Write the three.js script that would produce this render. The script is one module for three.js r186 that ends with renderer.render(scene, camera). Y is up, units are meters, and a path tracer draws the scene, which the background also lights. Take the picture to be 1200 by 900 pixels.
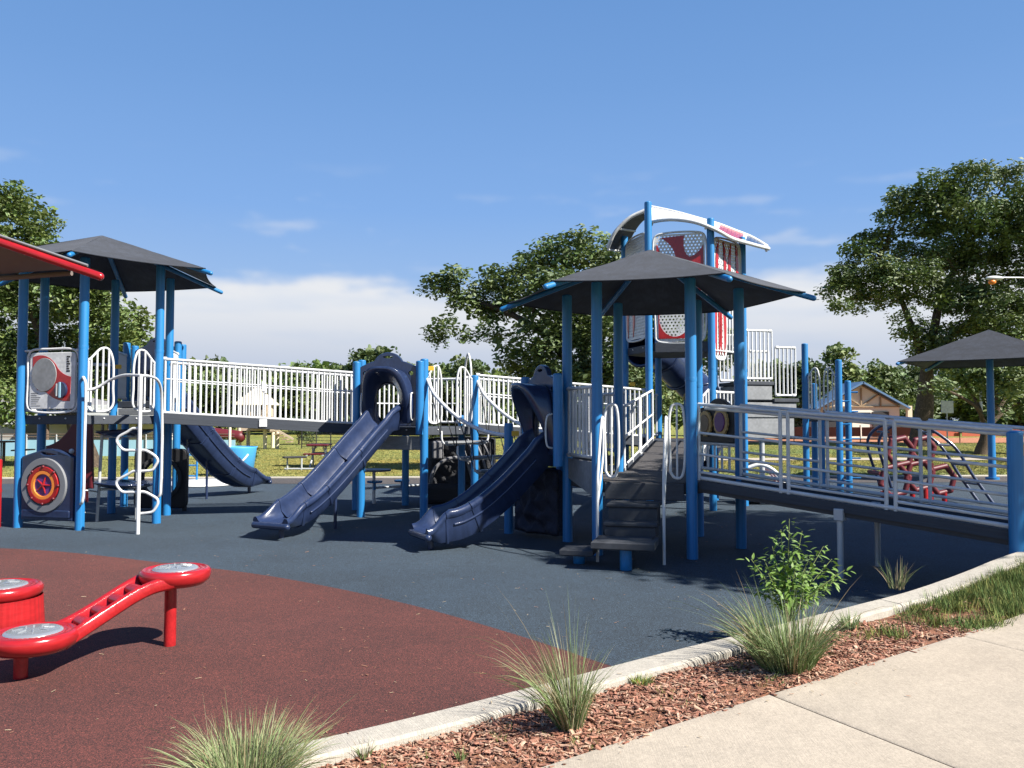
import * as THREE from 'three';
import { mergeGeometries } from 'three/addons/utils/BufferGeometryUtils.js';
import { RoundedBoxGeometry } from 'three/addons/geometries/RoundedBoxGeometry.js';
import { ImprovedNoise } from 'three/addons/math/ImprovedNoise.js';

// ---------------------------------------------------------------- camera, sky, sun, exposure
const scene = new THREE.Scene();
const FOCAL = 970, EYE = 1.57, PITCH = Math.atan(40 / 970), DEG = Math.PI / 180;
const camera = new THREE.PerspectiveCamera(2 * Math.atan(450 / FOCAL) / DEG, 4 / 3, 0.05, 900);
camera.position.set(0, EYE, 0);
camera.rotation.set(PITCH, 0, 0);
scene.add(camera);
const renderer = new THREE.WebGLRenderer({ antialias: true });
renderer.setSize(1024, 768);
renderer.toneMapping = THREE.LinearToneMapping;
renderer.toneMappingExposure = 2.3;
renderer.shadowMap.enabled = true;

const SUN_DIR = new THREE.Vector3(2.88, 3.08, 1.66).normalize();
const sun = new THREE.DirectionalLight(new THREE.Color(1.0, 0.95, 0.87), 5.0);
sun.position.copy(SUN_DIR).multiplyScalar(60);
sun.target.position.set(0, 0, -12);
sun.position.add(sun.target.position);
sun.castShadow = true;
sun.shadow.camera.left = -45; sun.shadow.camera.right = 45; sun.shadow.camera.top = 45; sun.shadow.camera.bottom = -45;
sun.shadow.camera.near = 1; sun.shadow.camera.far = 160;
sun.shadow.mapSize.set(4096, 4096);
sun.shadow.radius = 1;
scene.add(sun, sun.target);

let seed = 20240611;
const rnd = () => { seed |= 0; seed = seed + 0x6D2B79F5 | 0; let t = Math.imul(seed ^ seed >>> 15, 1 | seed); t = t + Math.imul(t ^ t >>> 7, 61 | t) ^ t; return ((t ^ t >>> 14) >>> 0) / 4294967296; };
const rr = (a, b) => a + (b - a) * rnd();
const pn = new ImprovedNoise();
const noise = (x, y, z) => pn.noise(x + 31.7, y + 17.3, z + 5.1);
const fbm = (x, y, z, o = 4) => { let s = 0, a = 0.5, f = 1; for (let i = 0; i < o; i++) { s += a * noise(x * f, y * f, z * f); a *= 0.5; f *= 2.03; } return s; };
const sst = (a, b, x) => { const t = Math.min(1, Math.max(0, (x - a) / (b - a))); return t * t * (3 - 2 * t); };
const mix = (a, b, t) => a + (b - a) * t;
const s2l = c => (c /= 255) <= 0.04045 ? c / 12.92 : Math.pow((c + 0.055) / 1.055, 2.4);

{ // clear summer sky with a low bank of cloud and thin streaks of cirrus, the same all the way round
  const W = 2048, Hh = 1024, data = new Float32Array(W * Hh * 4);
  const stops = [[-90, 170, 180, 190], [0, 190, 204, 226], [3, 182, 200, 228], [8, 160, 193, 236], [14, 134, 177, 234], [22, 117, 162, 221], [30, 104, 150, 211], [55, 56, 98, 172], [90, 38, 74, 146]]
    .map(s => [s[0], s2l(s[1]), s2l(s[2]), s2l(s[3])]);
  const bank = [238, 239, 241].map(s2l), bankLow = [196, 206, 225].map(s2l);
  for (let j = 0; j < Hh; j++) {
    const el = ((j + 0.5) / Hh - 0.5) * 180, ce = Math.cos(el * DEG), se = Math.sin(el * DEG);
    let k = 0; while (k < stops.length - 2 && el > stops[k + 1][0]) k++;
    const t = Math.min(1, Math.max(0, (el - stops[k][0]) / (stops[k + 1][0] - stops[k][0])));
    for (let i = 0; i < W; i++) {
      const az = ((i + 0.5) / W - 0.5) * 2 * Math.PI, x = Math.cos(az) * ce, z = Math.sin(az) * ce, o = (j * W + i) * 4;
      let c = [1, 2, 3].map(q => mix(stops[k][q], stops[k + 1][q], t));
      if (el > -2 && el < 32) {
        const big = fbm(x * 2.1 + 3, 0.4, z * 2.1, 3), wisp = fbm(x * 7, se * 46, z * 7, 5), fine = fbm(x * 17 + 4, se * 70, z * 17, 4);
        const top = 9.6 + 4.5 * big + 1.6 * fine;
        let d = sst(top + 0.5, top - 1.3, el) * (0.92 + 0.5 * wisp) * sst(-1, 2.5, el);
        d = Math.min(0.92, Math.max(0, d));
        const lo = sst(8.5, 2.5, el);
        for (let q = 0; q < 3; q++) c[q] = mix(c[q], mix(bank[q], bankLow[q], lo), d);
        const cir = sst(0.10, 0.42, fbm(x * 9 + 9, se * 42, z * 9, 6) + 0.3 * big) * sst(9, 11.5, el) * sst(18, 12, el) * 0.3;
        for (let q = 0; q < 3; q++) c[q] = mix(c[q], bank[q], cir);
      }
      for (let q = 0; q < 3; q++) data[o + q] = c[q] / renderer.toneMappingExposure; data[o + 3] = 1;
    }
  }
  const sky = new THREE.DataTexture(data, W, Hh, THREE.RGBAFormat, THREE.FloatType);
  sky.mapping = THREE.EquirectangularReflectionMapping;
  sky.magFilter = sky.minFilter = THREE.LinearFilter;
  sky.needsUpdate = true;
  scene.background = sky; scene.environment = sky;
}

// ---------------------------------------------------------------- helpers
// plan points are [x, depth]; depth runs away from the camera (z = -depth)
const V3 = THREE.Vector3;
const P = (x, h, d) => new V3(x, h, -d);
const ray = (px, py) => { const x = (px - 600) / FOCAL, y = (450 - py) / FOCAL, c = Math.cos(PITCH), s = Math.sin(PITCH); return { x, y: y * c + s, f: c - y * s }; };
const gp = (px, py, h = 0) => { const r = ray(px, py), k = (h - EYE) / r.y; return P(r.x * k, h, r.f * k); };
const at = (px, py, d) => { const r = ray(px, py), k = d / r.f; return P(r.x * k, EYE + r.y * k, d); };
const xd = v => [v.x, -v.z];
const add2 = (a, b, k = 1) => [a[0] + b[0] * k, a[1] + b[1] * k];
const dir2 = a => [Math.cos(a * DEG), Math.sin(a * DEG)];
const mid2 = (a, b) => [(a[0] + b[0]) / 2, (a[1] + b[1]) / 2];
const lerp2 = (a, b, t) => [mix(a[0], b[0], t), mix(a[1], b[1], t)];
const p3 = (a, h) => P(a[0], h, a[1]);

const taken = {};
const numbered = n => { taken[n] = (taken[n] ?? -1) + 1; return taken[n] ? n + '_' + String(taken[n]).padStart(3, '0') : n; };
function mesh(name, geo, mat, parent, label) {
  const m = new THREE.Mesh(geo, mat); m.name = name; if (label) m.userData.label = label;
  if (parent) parent.add(m); return m;
}
function thing(name, label, category, group) {
  const g = new THREE.Group(); g.name = numbered(name); g.userData = { label, category }; if (group) g.userData.group = group;
  scene.add(g); return g;
}
function part(name, parent, label) { const g = new THREE.Group(); g.name = name; if (label) g.userData.label = label; parent.add(g); return g; }
function single(name, geo, mat, label, category, group) {
  const m = mesh(numbered(name), geo, mat, scene); m.userData = { label, category }; if (group) m.userData.group = group; return m;
}
function structure(name, geo, mat) { const m = mesh(numbered(name), geo, mat, scene); m.userData = { kind: 'structure' }; return m; }
function rebase(g) { // put the group's origin at the thing's base
  const b = new THREE.Box3().setFromObject(g), c = b.getCenter(new V3()); c.y = b.min.y;
  g.position.copy(c); for (const k of g.children) k.position.sub(c); return g;
}
const moved = (geo, v, rot) => { if (rot) geo.applyMatrix4(new THREE.Matrix4().makeRotationFromEuler(rot)); geo.translate(v.x, v.y, v.z); return geo; };
const UP = new V3(0, 1, 0);
function cyl(a, b, r, r2 = r, seg = 12) {
  const d = b.clone().sub(a), g = new THREE.CylinderGeometry(r2, r, d.length(), seg);
  g.applyQuaternion(new THREE.Quaternion().setFromUnitVectors(UP, d.clone().normalize()));
  return g.translate((a.x + b.x) / 2, (a.y + b.y) / 2, (a.z + b.z) / 2);
}
const spline = (pts, tension = 0.5) => new THREE.CatmullRomCurve3(pts, false, 'centripetal', tension);
function tube(pts, r, n = 0, rad = 8) {
  const g = new THREE.TubeGeometry(spline(pts), n || pts.length * 8, r, rad);
  return merge([g, ball(pts[0], r), ball(pts[pts.length - 1], r)]);
}
const ball = (p, r) => new THREE.SphereGeometry(r, 10, 8).translate(p.x, p.y, p.z);
function merge(list) {
  const gs = list.map(g => { const k = g.index ? g.toNonIndexed() : g; for (const n of Object.keys(k.attributes)) if (!['position', 'normal', 'uv'].includes(n)) k.deleteAttribute(n); return k; });
  return gs.length === 1 ? gs[0] : mergeGeometries(gs);
}
function taper(pts, r0, r1, n = 10, rad = 7) { // tapered limb
  const c = spline(pts), fr = c.computeFrenetFrames(n, false), pos = [], idx = [], uv = [];
  for (let i = 0; i <= n; i++) {
    const q = c.getPointAt(i / n), r = mix(r0, r1, i / n);
    for (let j = 0; j <= rad; j++) {
      const a = j / rad * Math.PI * 2, v = q.clone().addScaledVector(fr.normals[i], Math.cos(a) * r).addScaledVector(fr.binormals[i], Math.sin(a) * r);
      pos.push(v.x, v.y, v.z); uv.push(j / rad, i / n * 4);
      if (i < n && j < rad) { const o = i * (rad + 1) + j; idx.push(o, o + 1, o + rad + 1, o + 1, o + rad + 2, o + rad + 1); }
    }
  }
  const g = new THREE.BufferGeometry(); g.setAttribute('position', new THREE.Float32BufferAttribute(pos, 3)); g.setAttribute('uv', new THREE.Float32BufferAttribute(uv, 2)); g.setIndex(idx); g.computeVertexNormals(); return g;
}
// a box whose long axis runs from a to b (plan points), standing on h0..h1, with thickness t
function wallBox(a, b, h0, h1, t, r = 0.01) {
  const L = Math.hypot(b[0] - a[0], b[1] - a[1]), g = new RoundedBoxGeometry(L, h1 - h0, t, 2, Math.min(r, t / 2.1, (h1 - h0) / 2.1));
  g.rotateY(Math.atan2(b[1] - a[1], b[0] - a[0])); const m = mid2(a, b); return g.translate(m[0], (h0 + h1) / 2, -m[1]);
}
function beam(a, b, w, h) { // rectangular bar from a to b
  const d = b.clone().sub(a), g = new THREE.BoxGeometry(w, h, d.length()), m = new THREE.Matrix4().lookAt(b, a, UP);
  g.applyMatrix4(m); const c = a.clone().add(b).multiplyScalar(0.5); return g.translate(c.x, c.y, c.z);
}
function prism(pts, h0, h1, bevel = 0) { // plan polygon raised from h0 to h1
  const s = new THREE.Shape(pts.map(p => new THREE.Vector2(p[0], p[1])));
  const g = new THREE.ExtrudeGeometry(s, { depth: h1 - h0 - 2 * bevel, bevelEnabled: bevel > 0, bevelSize: bevel, bevelThickness: bevel, bevelOffset: -bevel, bevelSegments: 1 });
  g.rotateX(-Math.PI / 2); return g.translate(0, h0 + bevel, 0);
}
// a flat shape (local x right, y up) of thickness t placed in a vertical plane: origin o, right vector along plan dir r
function plate(shape, t, o, r, bevel = 0.006, seg = 14) {
  const g = new THREE.ExtrudeGeometry(shape, { depth: Math.max(0.001, t - 2 * bevel), bevelEnabled: bevel > 0, bevelSize: bevel, bevelThickness: bevel, bevelOffset: -bevel, bevelSegments: 2, curveSegments: seg });
  g.translate(0, 0, -t / 2 + bevel);
  g.applyMatrix4(new THREE.Matrix4().makeBasis(new V3(r[0], 0, -r[1]), UP, new V3(r[1], 0, r[0]).negate().negate()));
  return g.translate(o.x, o.y, o.z);
}
function rrect(x0, y0, x1, y1, r) { const s = new THREE.Shape(); s.moveTo(x0 + r, y0); s.lineTo(x1 - r, y0); s.quadraticCurveTo(x1, y0, x1, y0 + r); s.lineTo(x1, y1 - r); s.quadraticCurveTo(x1, y1, x1 - r, y1); s.lineTo(x0 + r, y1); s.quadraticCurveTo(x0, y1, x0, y1 - r); s.lineTo(x0, y0 + r); s.quadraticCurveTo(x0, y0, x0 + r, y0); return s; }
const circleHole = (x, y, rx, ry = rx, n = 20) => { const p = new THREE.Path(); for (let i = 0; i <= n; i++) { const a = -i / n * Math.PI * 2; i ? p.lineTo(x + rx * Math.cos(a), y + ry * Math.sin(a)) : p.moveTo(x + rx, y); } return p; };
const disc = (x, y, rx, ry = rx, n = 28) => { const s = new THREE.Shape(); s.absellipse(x, y, rx, ry, 0, Math.PI * 2); return s; };

// ---------------------------------------------------------------- materials
function tex(n, fn, { srgb = true, repeat = 1, h = n } = {}) {
  const d = new Uint8Array(n * h * 4);
  for (let j = 0; j < h; j++) for (let i = 0; i < n; i++) { const c = fn(i / n, j / h, i, j), o = (j * n + i) * 4; for (let k = 0; k < 3; k++) d[o + k] = Math.max(0, Math.min(255, Array.isArray(c) ? c[k] : c)); d[o + 3] = 255; }
  const t = new THREE.DataTexture(d, n, h); t.wrapS = t.wrapT = THREE.RepeatWrapping; t.magFilter = THREE.LinearFilter; t.minFilter = THREE.LinearMipmapLinearFilter; t.generateMipmaps = true;
  if (srgb) t.colorSpace = THREE.SRGBColorSpace; t.repeat.set(repeat, repeat); t.needsUpdate = true; return t;
}
// value noise that tiles
function tiler(n) { const g = new Float32Array(n * n); for (let i = 0; i < n * n; i++) g[i] = rnd(); return (u, v) => { const x = ((u % 1 + 1) % 1) * n, y = ((v % 1 + 1) % 1) * n, i = Math.floor(x) % n, j = Math.floor(y) % n, a = x - Math.floor(x), b = y - Math.floor(y), i2 = (i + 1) % n, j2 = (j + 1) % n, sa = a * a * (3 - 2 * a), sb = b * b * (3 - 2 * b); return mix(mix(g[j * n + i], g[j * n + i2], sa), mix(g[j2 * n + i], g[j2 * n + i2], sa), sb); }; }
const T8 = tiler(8), T32 = tiler(32), T128 = tiler(128), T400 = tiler(400), T512 = tiler(512);
const lin = (r, g, b) => new THREE.Color().setRGB(r, g, b);
const std = (c, rough = 0.6, metal = 0, o = {}) => new THREE.MeshStandardMaterial({ color: c, roughness: rough, metalness: metal, ...o });
const phys = (c, rough, o = {}) => new THREE.MeshPhysicalMaterial({ color: c, roughness: rough, ...o });
// orange-peel paint and moulded-plastic grain
const grain = tex(256, (u, v) => 128 + 60 * (T128(u, v) - 0.5) + 60 * (T32(u, v) - 0.5), { srgb: false, repeat: 3 });
const scuff = tex(512, (u, v) => { const s = T32(u * 2, v * 0.7) * 0.5 + T128(u, v) * 0.5; return 120 + 110 * (s - 0.5) + 40 * (T8(u, v) - 0.5); }, { srgb: false });
const fade = tex(256, (u, v) => { const k = 236 + 26 * (T8(u, v) - 0.5) + 26 * (T32(u, v) - 0.5); return [k, k, k]; });
const cloth = tex(512, (u, v) => { const k = 205 + 50 * (T8(u, v) - 0.5) + 40 * (T32(u, v * 0.5) - 0.5) + 60 * (T512(u, v) - 0.5) + 24 * (T128(u, v) - 0.5); return [k, k, k]; }, { repeat: 0.9 });
const M = {
  blue: phys(lin(0.016, 0.185, 0.45), 0.45, { clearcoat: 0.1, clearcoatRoughness: 0.4, map: fade }),
  white: std(lin(0.66, 0.67, 0.67), 0.45, 0, { map: fade }),
  navy: phys(lin(0.021, 0.035, 0.086), 0.38, { clearcoat: 0.3, clearcoatRoughness: 0.35, roughnessMap: scuff, bumpMap: grain, bumpScale: 0.0006, map: fade }),
  deck: std(lin(0.045, 0.053, 0.068), 0.75, 0, { map: fade, bumpMap: grain, bumpScale: 0.001 }),
  tread: std(lin(0.05, 0.055, 0.065), 0.8, 0, { map: fade, bumpMap: grain, bumpScale: 0.001 }),
  rampDeck: std(lin(0.06, 0.056, 0.056), 0.8, 0, { map: fade, bumpMap: grain, bumpScale: 0.001 }),
  greyPanel: std(lin(0.24, 0.25, 0.26), 0.7, 0, { map: fade }),
  fabric: phys(lin(0.027, 0.034, 0.050), 0.95, { transmission: 0.08, thickness: 0, map: cloth, bumpMap: grain, bumpScale: 0.001, side: THREE.DoubleSide }),
  fabricBrown: std(lin(0.16, 0.125, 0.11), 0.95, 0, { side: THREE.DoubleSide }),
  red: phys(lin(0.38, 0.015, 0.018), 0.38, { clearcoat: 0.2, clearcoatRoughness: 0.3, roughnessMap: scuff, bumpMap: grain, bumpScale: 0.0006, map: fade }),
  darkRed: std(lin(0.10, 0.008, 0.013), 0.5),
  steel: std(lin(0.42, 0.44, 0.45), 0.45, 0.6, { roughnessMap: scuff }),
  galv: std(lin(0.45, 0.47, 0.48), 0.5, 0.3),
  black: std(lin(0.012, 0.012, 0.014), 0.6),
  rope: std(lin(0.02, 0.02, 0.022), 0.9),
  yellow: std(lin(0.72, 0.42, 0.03), 0.5),
  orange: std(lin(0.75, 0.22, 0.03), 0.5),
  purple: std(lin(0.12, 0.03, 0.16), 0.5),
  greyRing: std(lin(0.17, 0.175, 0.185), 0.6),
  rock: std(lin(0.035, 0.036, 0.04), 0.9, 0, { bumpMap: scuff, bumpScale: 0.02 }),
  rockLight: std(lin(0.20, 0.20, 0.21), 0.9),
  cream: std(lin(0.62, 0.55, 0.40), 0.8), tan: std(lin(0.45, 0.36, 0.26), 0.85), timber: std(lin(0.30, 0.22, 0.14), 0.85), brown: std(lin(0.12, 0.08, 0.055), 0.85),
  wall: std(lin(0.70, 0.66, 0.57), 0.9), wallGrey: std(lin(0.36, 0.34, 0.31), 0.9), roofBlue: std(lin(0.10, 0.19, 0.34), 0.5, 0.2), roofGrey: std(lin(0.22, 0.21, 0.20), 0.8),
  dark: std(lin(0.02, 0.02, 0.022), 0.7), glass: std(lin(0.03, 0.035, 0.04), 0.1), pool: std(lin(0.28, 0.48, 0.58), 0.5), fenceOrange: std(lin(0.45, 0.10, 0.05), 0.8), umbrellaYellow: std(lin(0.82, 0.56, 0.16), 0.9, 0, { side: THREE.DoubleSide }),
  lampOrange: std(lin(0.8, 0.22, 0.03), 0.4),
};

// ---------------------------------------------------------------- ground
function sheet(cols, rows, fn, tint) { // fn(u, v) -> Vector3
  const pos = [], uv = [], col = [], idx = [];
  for (let j = 0; j <= rows; j++) for (let i = 0; i <= cols; i++) {
    const p = fn(i / cols, j / rows); pos.push(p.x, p.y, p.z); uv.push(p.x, -p.z);
    if (tint) { const c = tint(p.x, -p.z); col.push(c[0], c[1], c[2]); }
    if (i < cols && j < rows) { const o = j * (cols + 1) + i; idx.push(o, o + 1, o + cols + 1, o + 1, o + cols + 2, o + cols + 1); }
  }
  const g = new THREE.BufferGeometry(); g.setAttribute('position', new THREE.Float32BufferAttribute(pos, 3)); g.setAttribute('uv', new THREE.Float32BufferAttribute(uv, 2));
  if (tint) g.setAttribute('color', new THREE.Float32BufferAttribute(col, 3)); g.setIndex(idx); g.computeVertexNormals(); return g;
}
// the kerb: a straight line in plan whose top climbs towards the ramp
const K0 = xd(gp(400, 861, 0.02)), K1 = xd(gp(1187, 641, 0.49)), KL = Math.hypot(K1[0] - K0[0], K1[1] - K0[1]);
const KE = [(K1[0] - K0[0]) / KL, (K1[1] - K0[1]) / KL], KN = [KE[1], -KE[0]]; // along, and towards the path
const knots = [[-9, -0.06], [-0.6, -0.03], [-0.2, 0.0]];
for (const [px, py] of [[400, 861], [573, 817], [710, 780], [800, 760], [947, 722], [1087, 688], [1200, 640]]) {
  const r = ray(px, py), k = (K0[0] * KE[1] - K0[1] * KE[0]) / (r.x * KE[1] - r.f * KE[0]);
  knots.push([((r.x * k - K0[0]) * KE[0] + (r.f * k - K0[1]) * KE[1]) / KL, EYE + r.y * k]);
}
knots.push([1.25, knots[knots.length - 1][1] + 0.03], [4, knots[knots.length - 1][1] + 0.05]);
const Hk = t => { let i = 0; while (i < knots.length - 2 && t > knots[i + 1][0]) i++; const [a, b] = [knots[i], knots[i + 1]]; return mix(a[1], b[1], Math.min(1, Math.max(0, (t - a[0]) / (b[0] - a[0])))); };
const Hs = t => (Hk(t - 0.1) + Hk(t - 0.05) + Hk(t) + Hk(t + 0.05) + Hk(t + 0.1)) / 5;
const tOf = p => ((p[0] - K0[0]) * KE[0] + (p[1] - K0[1]) * KE[1]) / KL;
const kerbAt = (t, off = 0) => [K0[0] + KE[0] * KL * t + KN[0] * off, K0[1] + KE[1] * KL * t + KN[1] * off];
const onUp = (px, py, off) => { let h = 0, p; for (let i = 0; i < 14; i++) { p = gp(px, py, h); h = Hs(tOf(xd(p))) + off; } return p; };
const kerbD = x => K0[1] + (x - K0[0]) * KE[1] / KE[0];

const rubTex = (a, b, c, amp) => tex(2048, (u, v, i, j) => {
  const g = T400(u * 1.6, v * 1.6), f = T512(u, v), q = T512(u * 3 + 0.31, v * 3 + 0.17), low = T8(u, v) * 0.5 + T32(u, v) * 0.5;
  let k = (g - 0.5) * 0.7 + (f - 0.5) * 0.8 + (q - 0.5) * 1.5; const sp = q > 0.93 ? 0.5 : 0;
  k = 1 + k * amp + sp * amp * 1.6 + (low - 0.5) * 0.16; return [a * k, b * k, c * k];
}, { repeat: 1 / 2.4 });
const rubBump = tex(1024, (u, v) => 128 + 120 * (T512(u, v) - 0.5) + 60 * (T400(u, v) - 0.5), { srgb: false, repeat: 1 / 1.4 });
const rubber = (t, b = 0.004) => std(lin(1, 1, 1), 0.95, 0, { map: t, bumpMap: rubBump, bumpScale: b, vertexColors: true });
const mottle = (x, d) => { const k = 1 + 0.30 * fbm(x * 0.9, d * 0.9, 2, 4) + 0.26 * fbm(x * 0.23, d * 0.23, 7, 2); const w = 0.10 * fbm(x * 0.5 + 9, d * 0.5, 4, 3); return [k * (1 + w), k, k * (1 - w)]; };
const dFar = x => 21.6 + 0.035 * (x + 8);
M.rubBlue = rubber(rubTex(41, 53, 63, 1.05));
M.rubRed = rubber(rubTex(75, 39, 33, 0.95));
M.rubBrown = rubber(rubTex(68, 63, 61, 0.7));
structure('rubber_surface', sheet(120, 120, (u, v) => { const x = mix(-17, 20, u); return P(x, 0, mix(kerbD(x) - 0.05, dFar(x), Math.pow(v, 1.3))); }, mottle), M.rubBlue);
const redEdge = [[-40, 641], [60, 646], [200, 661], [300, 673], [400, 691], [500, 714], [600, 743], [660, 762], [716, 781]].map(p => xd(gp(p[0], p[1], 0)));
redEdge.unshift([-13, redEdge[0][1] + 1.4]); redEdge.push([redEdge[redEdge.length - 1][0] + 0.25, kerbD(redEdge[redEdge.length - 1][0] + 0.25)]);
const redCurve = new THREE.CatmullRomCurve3(redEdge.map(p => P(p[0], 0, p[1])));
const redPts = redCurve.getPoints(160).map(xd);
const dRed = x => { let i = 0; while (i < redPts.length - 2 && redPts[i + 1][0] < x) i++; return mix(redPts[i][1], redPts[i + 1][1], Math.min(1, Math.max(0, (x - redPts[i][0]) / (redPts[i + 1][0] - redPts[i][0])))); };
const redMaxX = redPts[redPts.length - 1][0];
structure('red_rubber_surface', sheet(110, 50, (u, v) => { const x = mix(-13, redMaxX, u), a = kerbD(x) - 0.04; return P(x, 0.004, mix(a, Math.max(a, dRed(x)), v)); }, mottle), M.rubRed);
structure('brown_rubber_surface', sheet(80, 8, (u, v) => { const x = mix(-17, 20, u); return P(x, 0.004, mix(19.9 + 0.035 * (x + 8) + 0.25 * Math.sin(x * 0.5), dFar(x) - 0.02, v)); }, mottle), M.rubBrown);

const concTex = (a, b, c) => tex(1024, (u, v) => { const k = 1 + 0.16 * (T512(u, v) - 0.5) + 0.07 * (T128(u, v) - 0.5) + 0.04 * (T32(u, v) - 0.5) + 0.05 * (T8(u, v) - 0.5) - (T400(u, v) > 0.975 ? 0.08 : 0); return [a * k, b * k, c * k]; }, { repeat: 1 / 1.9 });
const concBump = tex(1024, (u, v) => 128 + 70 * (T400(u, v) - 0.5) + 120 * (T128(u * 3, v * 0.12) - 0.5), { srgb: false, repeat: 1 / 1.1 });
M.kerb = std(lin(1, 1, 1), 0.9, 0, { map: concTex(164, 158, 146), bumpMap: concBump, bumpScale: 0.004 });
M.path = std(lin(1, 1, 1), 0.9, 0, { vertexColors: true, map: concTex(159, 148, 132), bumpMap: concBump, bumpScale: 0.0012 });

// kerb sections with joints, each a swept profile
{
  const kerb = new THREE.Group(); kerb.name = 'concrete_kerb'; kerb.userData = { kind: 'structure' }; scene.add(kerb);
  const w = 0.2, joints = [-1.2, -0.62, 0.17, 0.7, 1.23, 1.8, 2.6];
  for (let s = 0; s < joints.length - 1; s++) {
    const t0 = joints[s] + 0.0008, t1 = joints[s + 1] - 0.0008, n = 40, prof = [[0, -0.35], [0, -0.012], [0.012, 0], [w - 0.02, -0.004], [w - 0.004, -0.02], [w + 0.012, -0.35]], pos = [], uv = [], idx = [];
    for (let i = 0; i <= n; i++) { const t = mix(t0, t1, i / n), h = Hs(t) + 0.004 * noise(t * 9, 3, s); prof.forEach((q, j) => { const p = kerbAt(t, q[0] + (j > 2 ? 0.006 * noise(t * 30, j * 0.7, s + 4) : 0)); pos.push(p[0], h + q[1] + (j > 2 && j < 5 ? 0.005 * noise(t * 40, j, s) : 0), -p[1]); uv.push(t * KL + s * 0.37, q[0] + q[1]); if (i < n && j < prof.length - 1) { const o = i * prof.length + j; idx.push(o, o + 1, o + prof.length, o + 1, o + prof.length + 1, o + prof.length); } }); }
    for (const i of [0, n]) { const o = i * prof.length; for (let j = 1; j < prof.length - 1; j++) i ? idx.push(o, o + j + 1, o + j) : idx.push(o, o + j, o + j + 1); }
    const g = new THREE.BufferGeometry(); g.setAttribute('position', new THREE.Float32BufferAttribute(pos, 3)); g.setAttribute('uv', new THREE.Float32BufferAttribute(uv, 2)); g.setIndex(idx);
    const gg = g.toNonIndexed(); gg.computeVertexNormals(); mesh('kerb_section', gg, M.kerb, kerb);
  }
  const far = new THREE.Group(); far.name = 'field_kerb'; far.userData = { kind: 'structure' }; scene.add(far);
  for (let x = -17; x < 20; x += 3) mesh('kerb_section', wallBox([x + 0.006, dFar(x) + 0.1], [x + 2.994, dFar(x + 3) + 0.1], -0.2, 0.035, 0.2, 0.02), M.kerb, far);
}
// planting bed between kerb and path, and the path slabs
const S0 = xd(onUp(640, 897, -0.045)), S1 = xd(onUp(1200, 718, -0.045)), SL = Math.hypot(S1[0] - S0[0], S1[1] - S0[1]), SE = [(S1[0] - S0[0]) / SL, (S1[1] - S0[1]) / SL], SN = [SE[1], -SE[0]];
const pathAt = (s, off = 0) => [S0[0] + SE[0] * s + SN[0] * off, S0[1] + SE[1] * s + SN[1] * off];
const bedH = (p) => Hs(tOf(p)) - 0.058 + 0.025 * fbm(p[0] * 3, p[1] * 3, 4, 3);
const soilTex = tex(1024, (u, v) => { const k = 1 + 0.6 * (T512(u, v) - 0.5) + 0.5 * (T128(u, v) - 0.5) + 0.3 * (T32(u, v) - 0.5), m = T32(u + 0.3, v); return [118 * k + 16 * m, 80 * k + 12 * m, 60 * k + 8 * m]; }, { repeat: 1 / 1.5 });
M.soil = std(lin(1, 1, 1), 1, 0, { map: soilTex, bumpMap: rubBump, bumpScale: 0.012 });
const bedPoint = (u, v) => { const a = kerbAt(mix(-1.0, 2.0, u), 0.195), b = pathAt(mix(-8.5, 7.5, u), 0.06); return lerp2(a, b, v); };
structure('planting_bed', sheet(260, 26, (u, v) => { const q = bedPoint(u, v); return p3(q, bedH(q)); }), M.soil);
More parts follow.
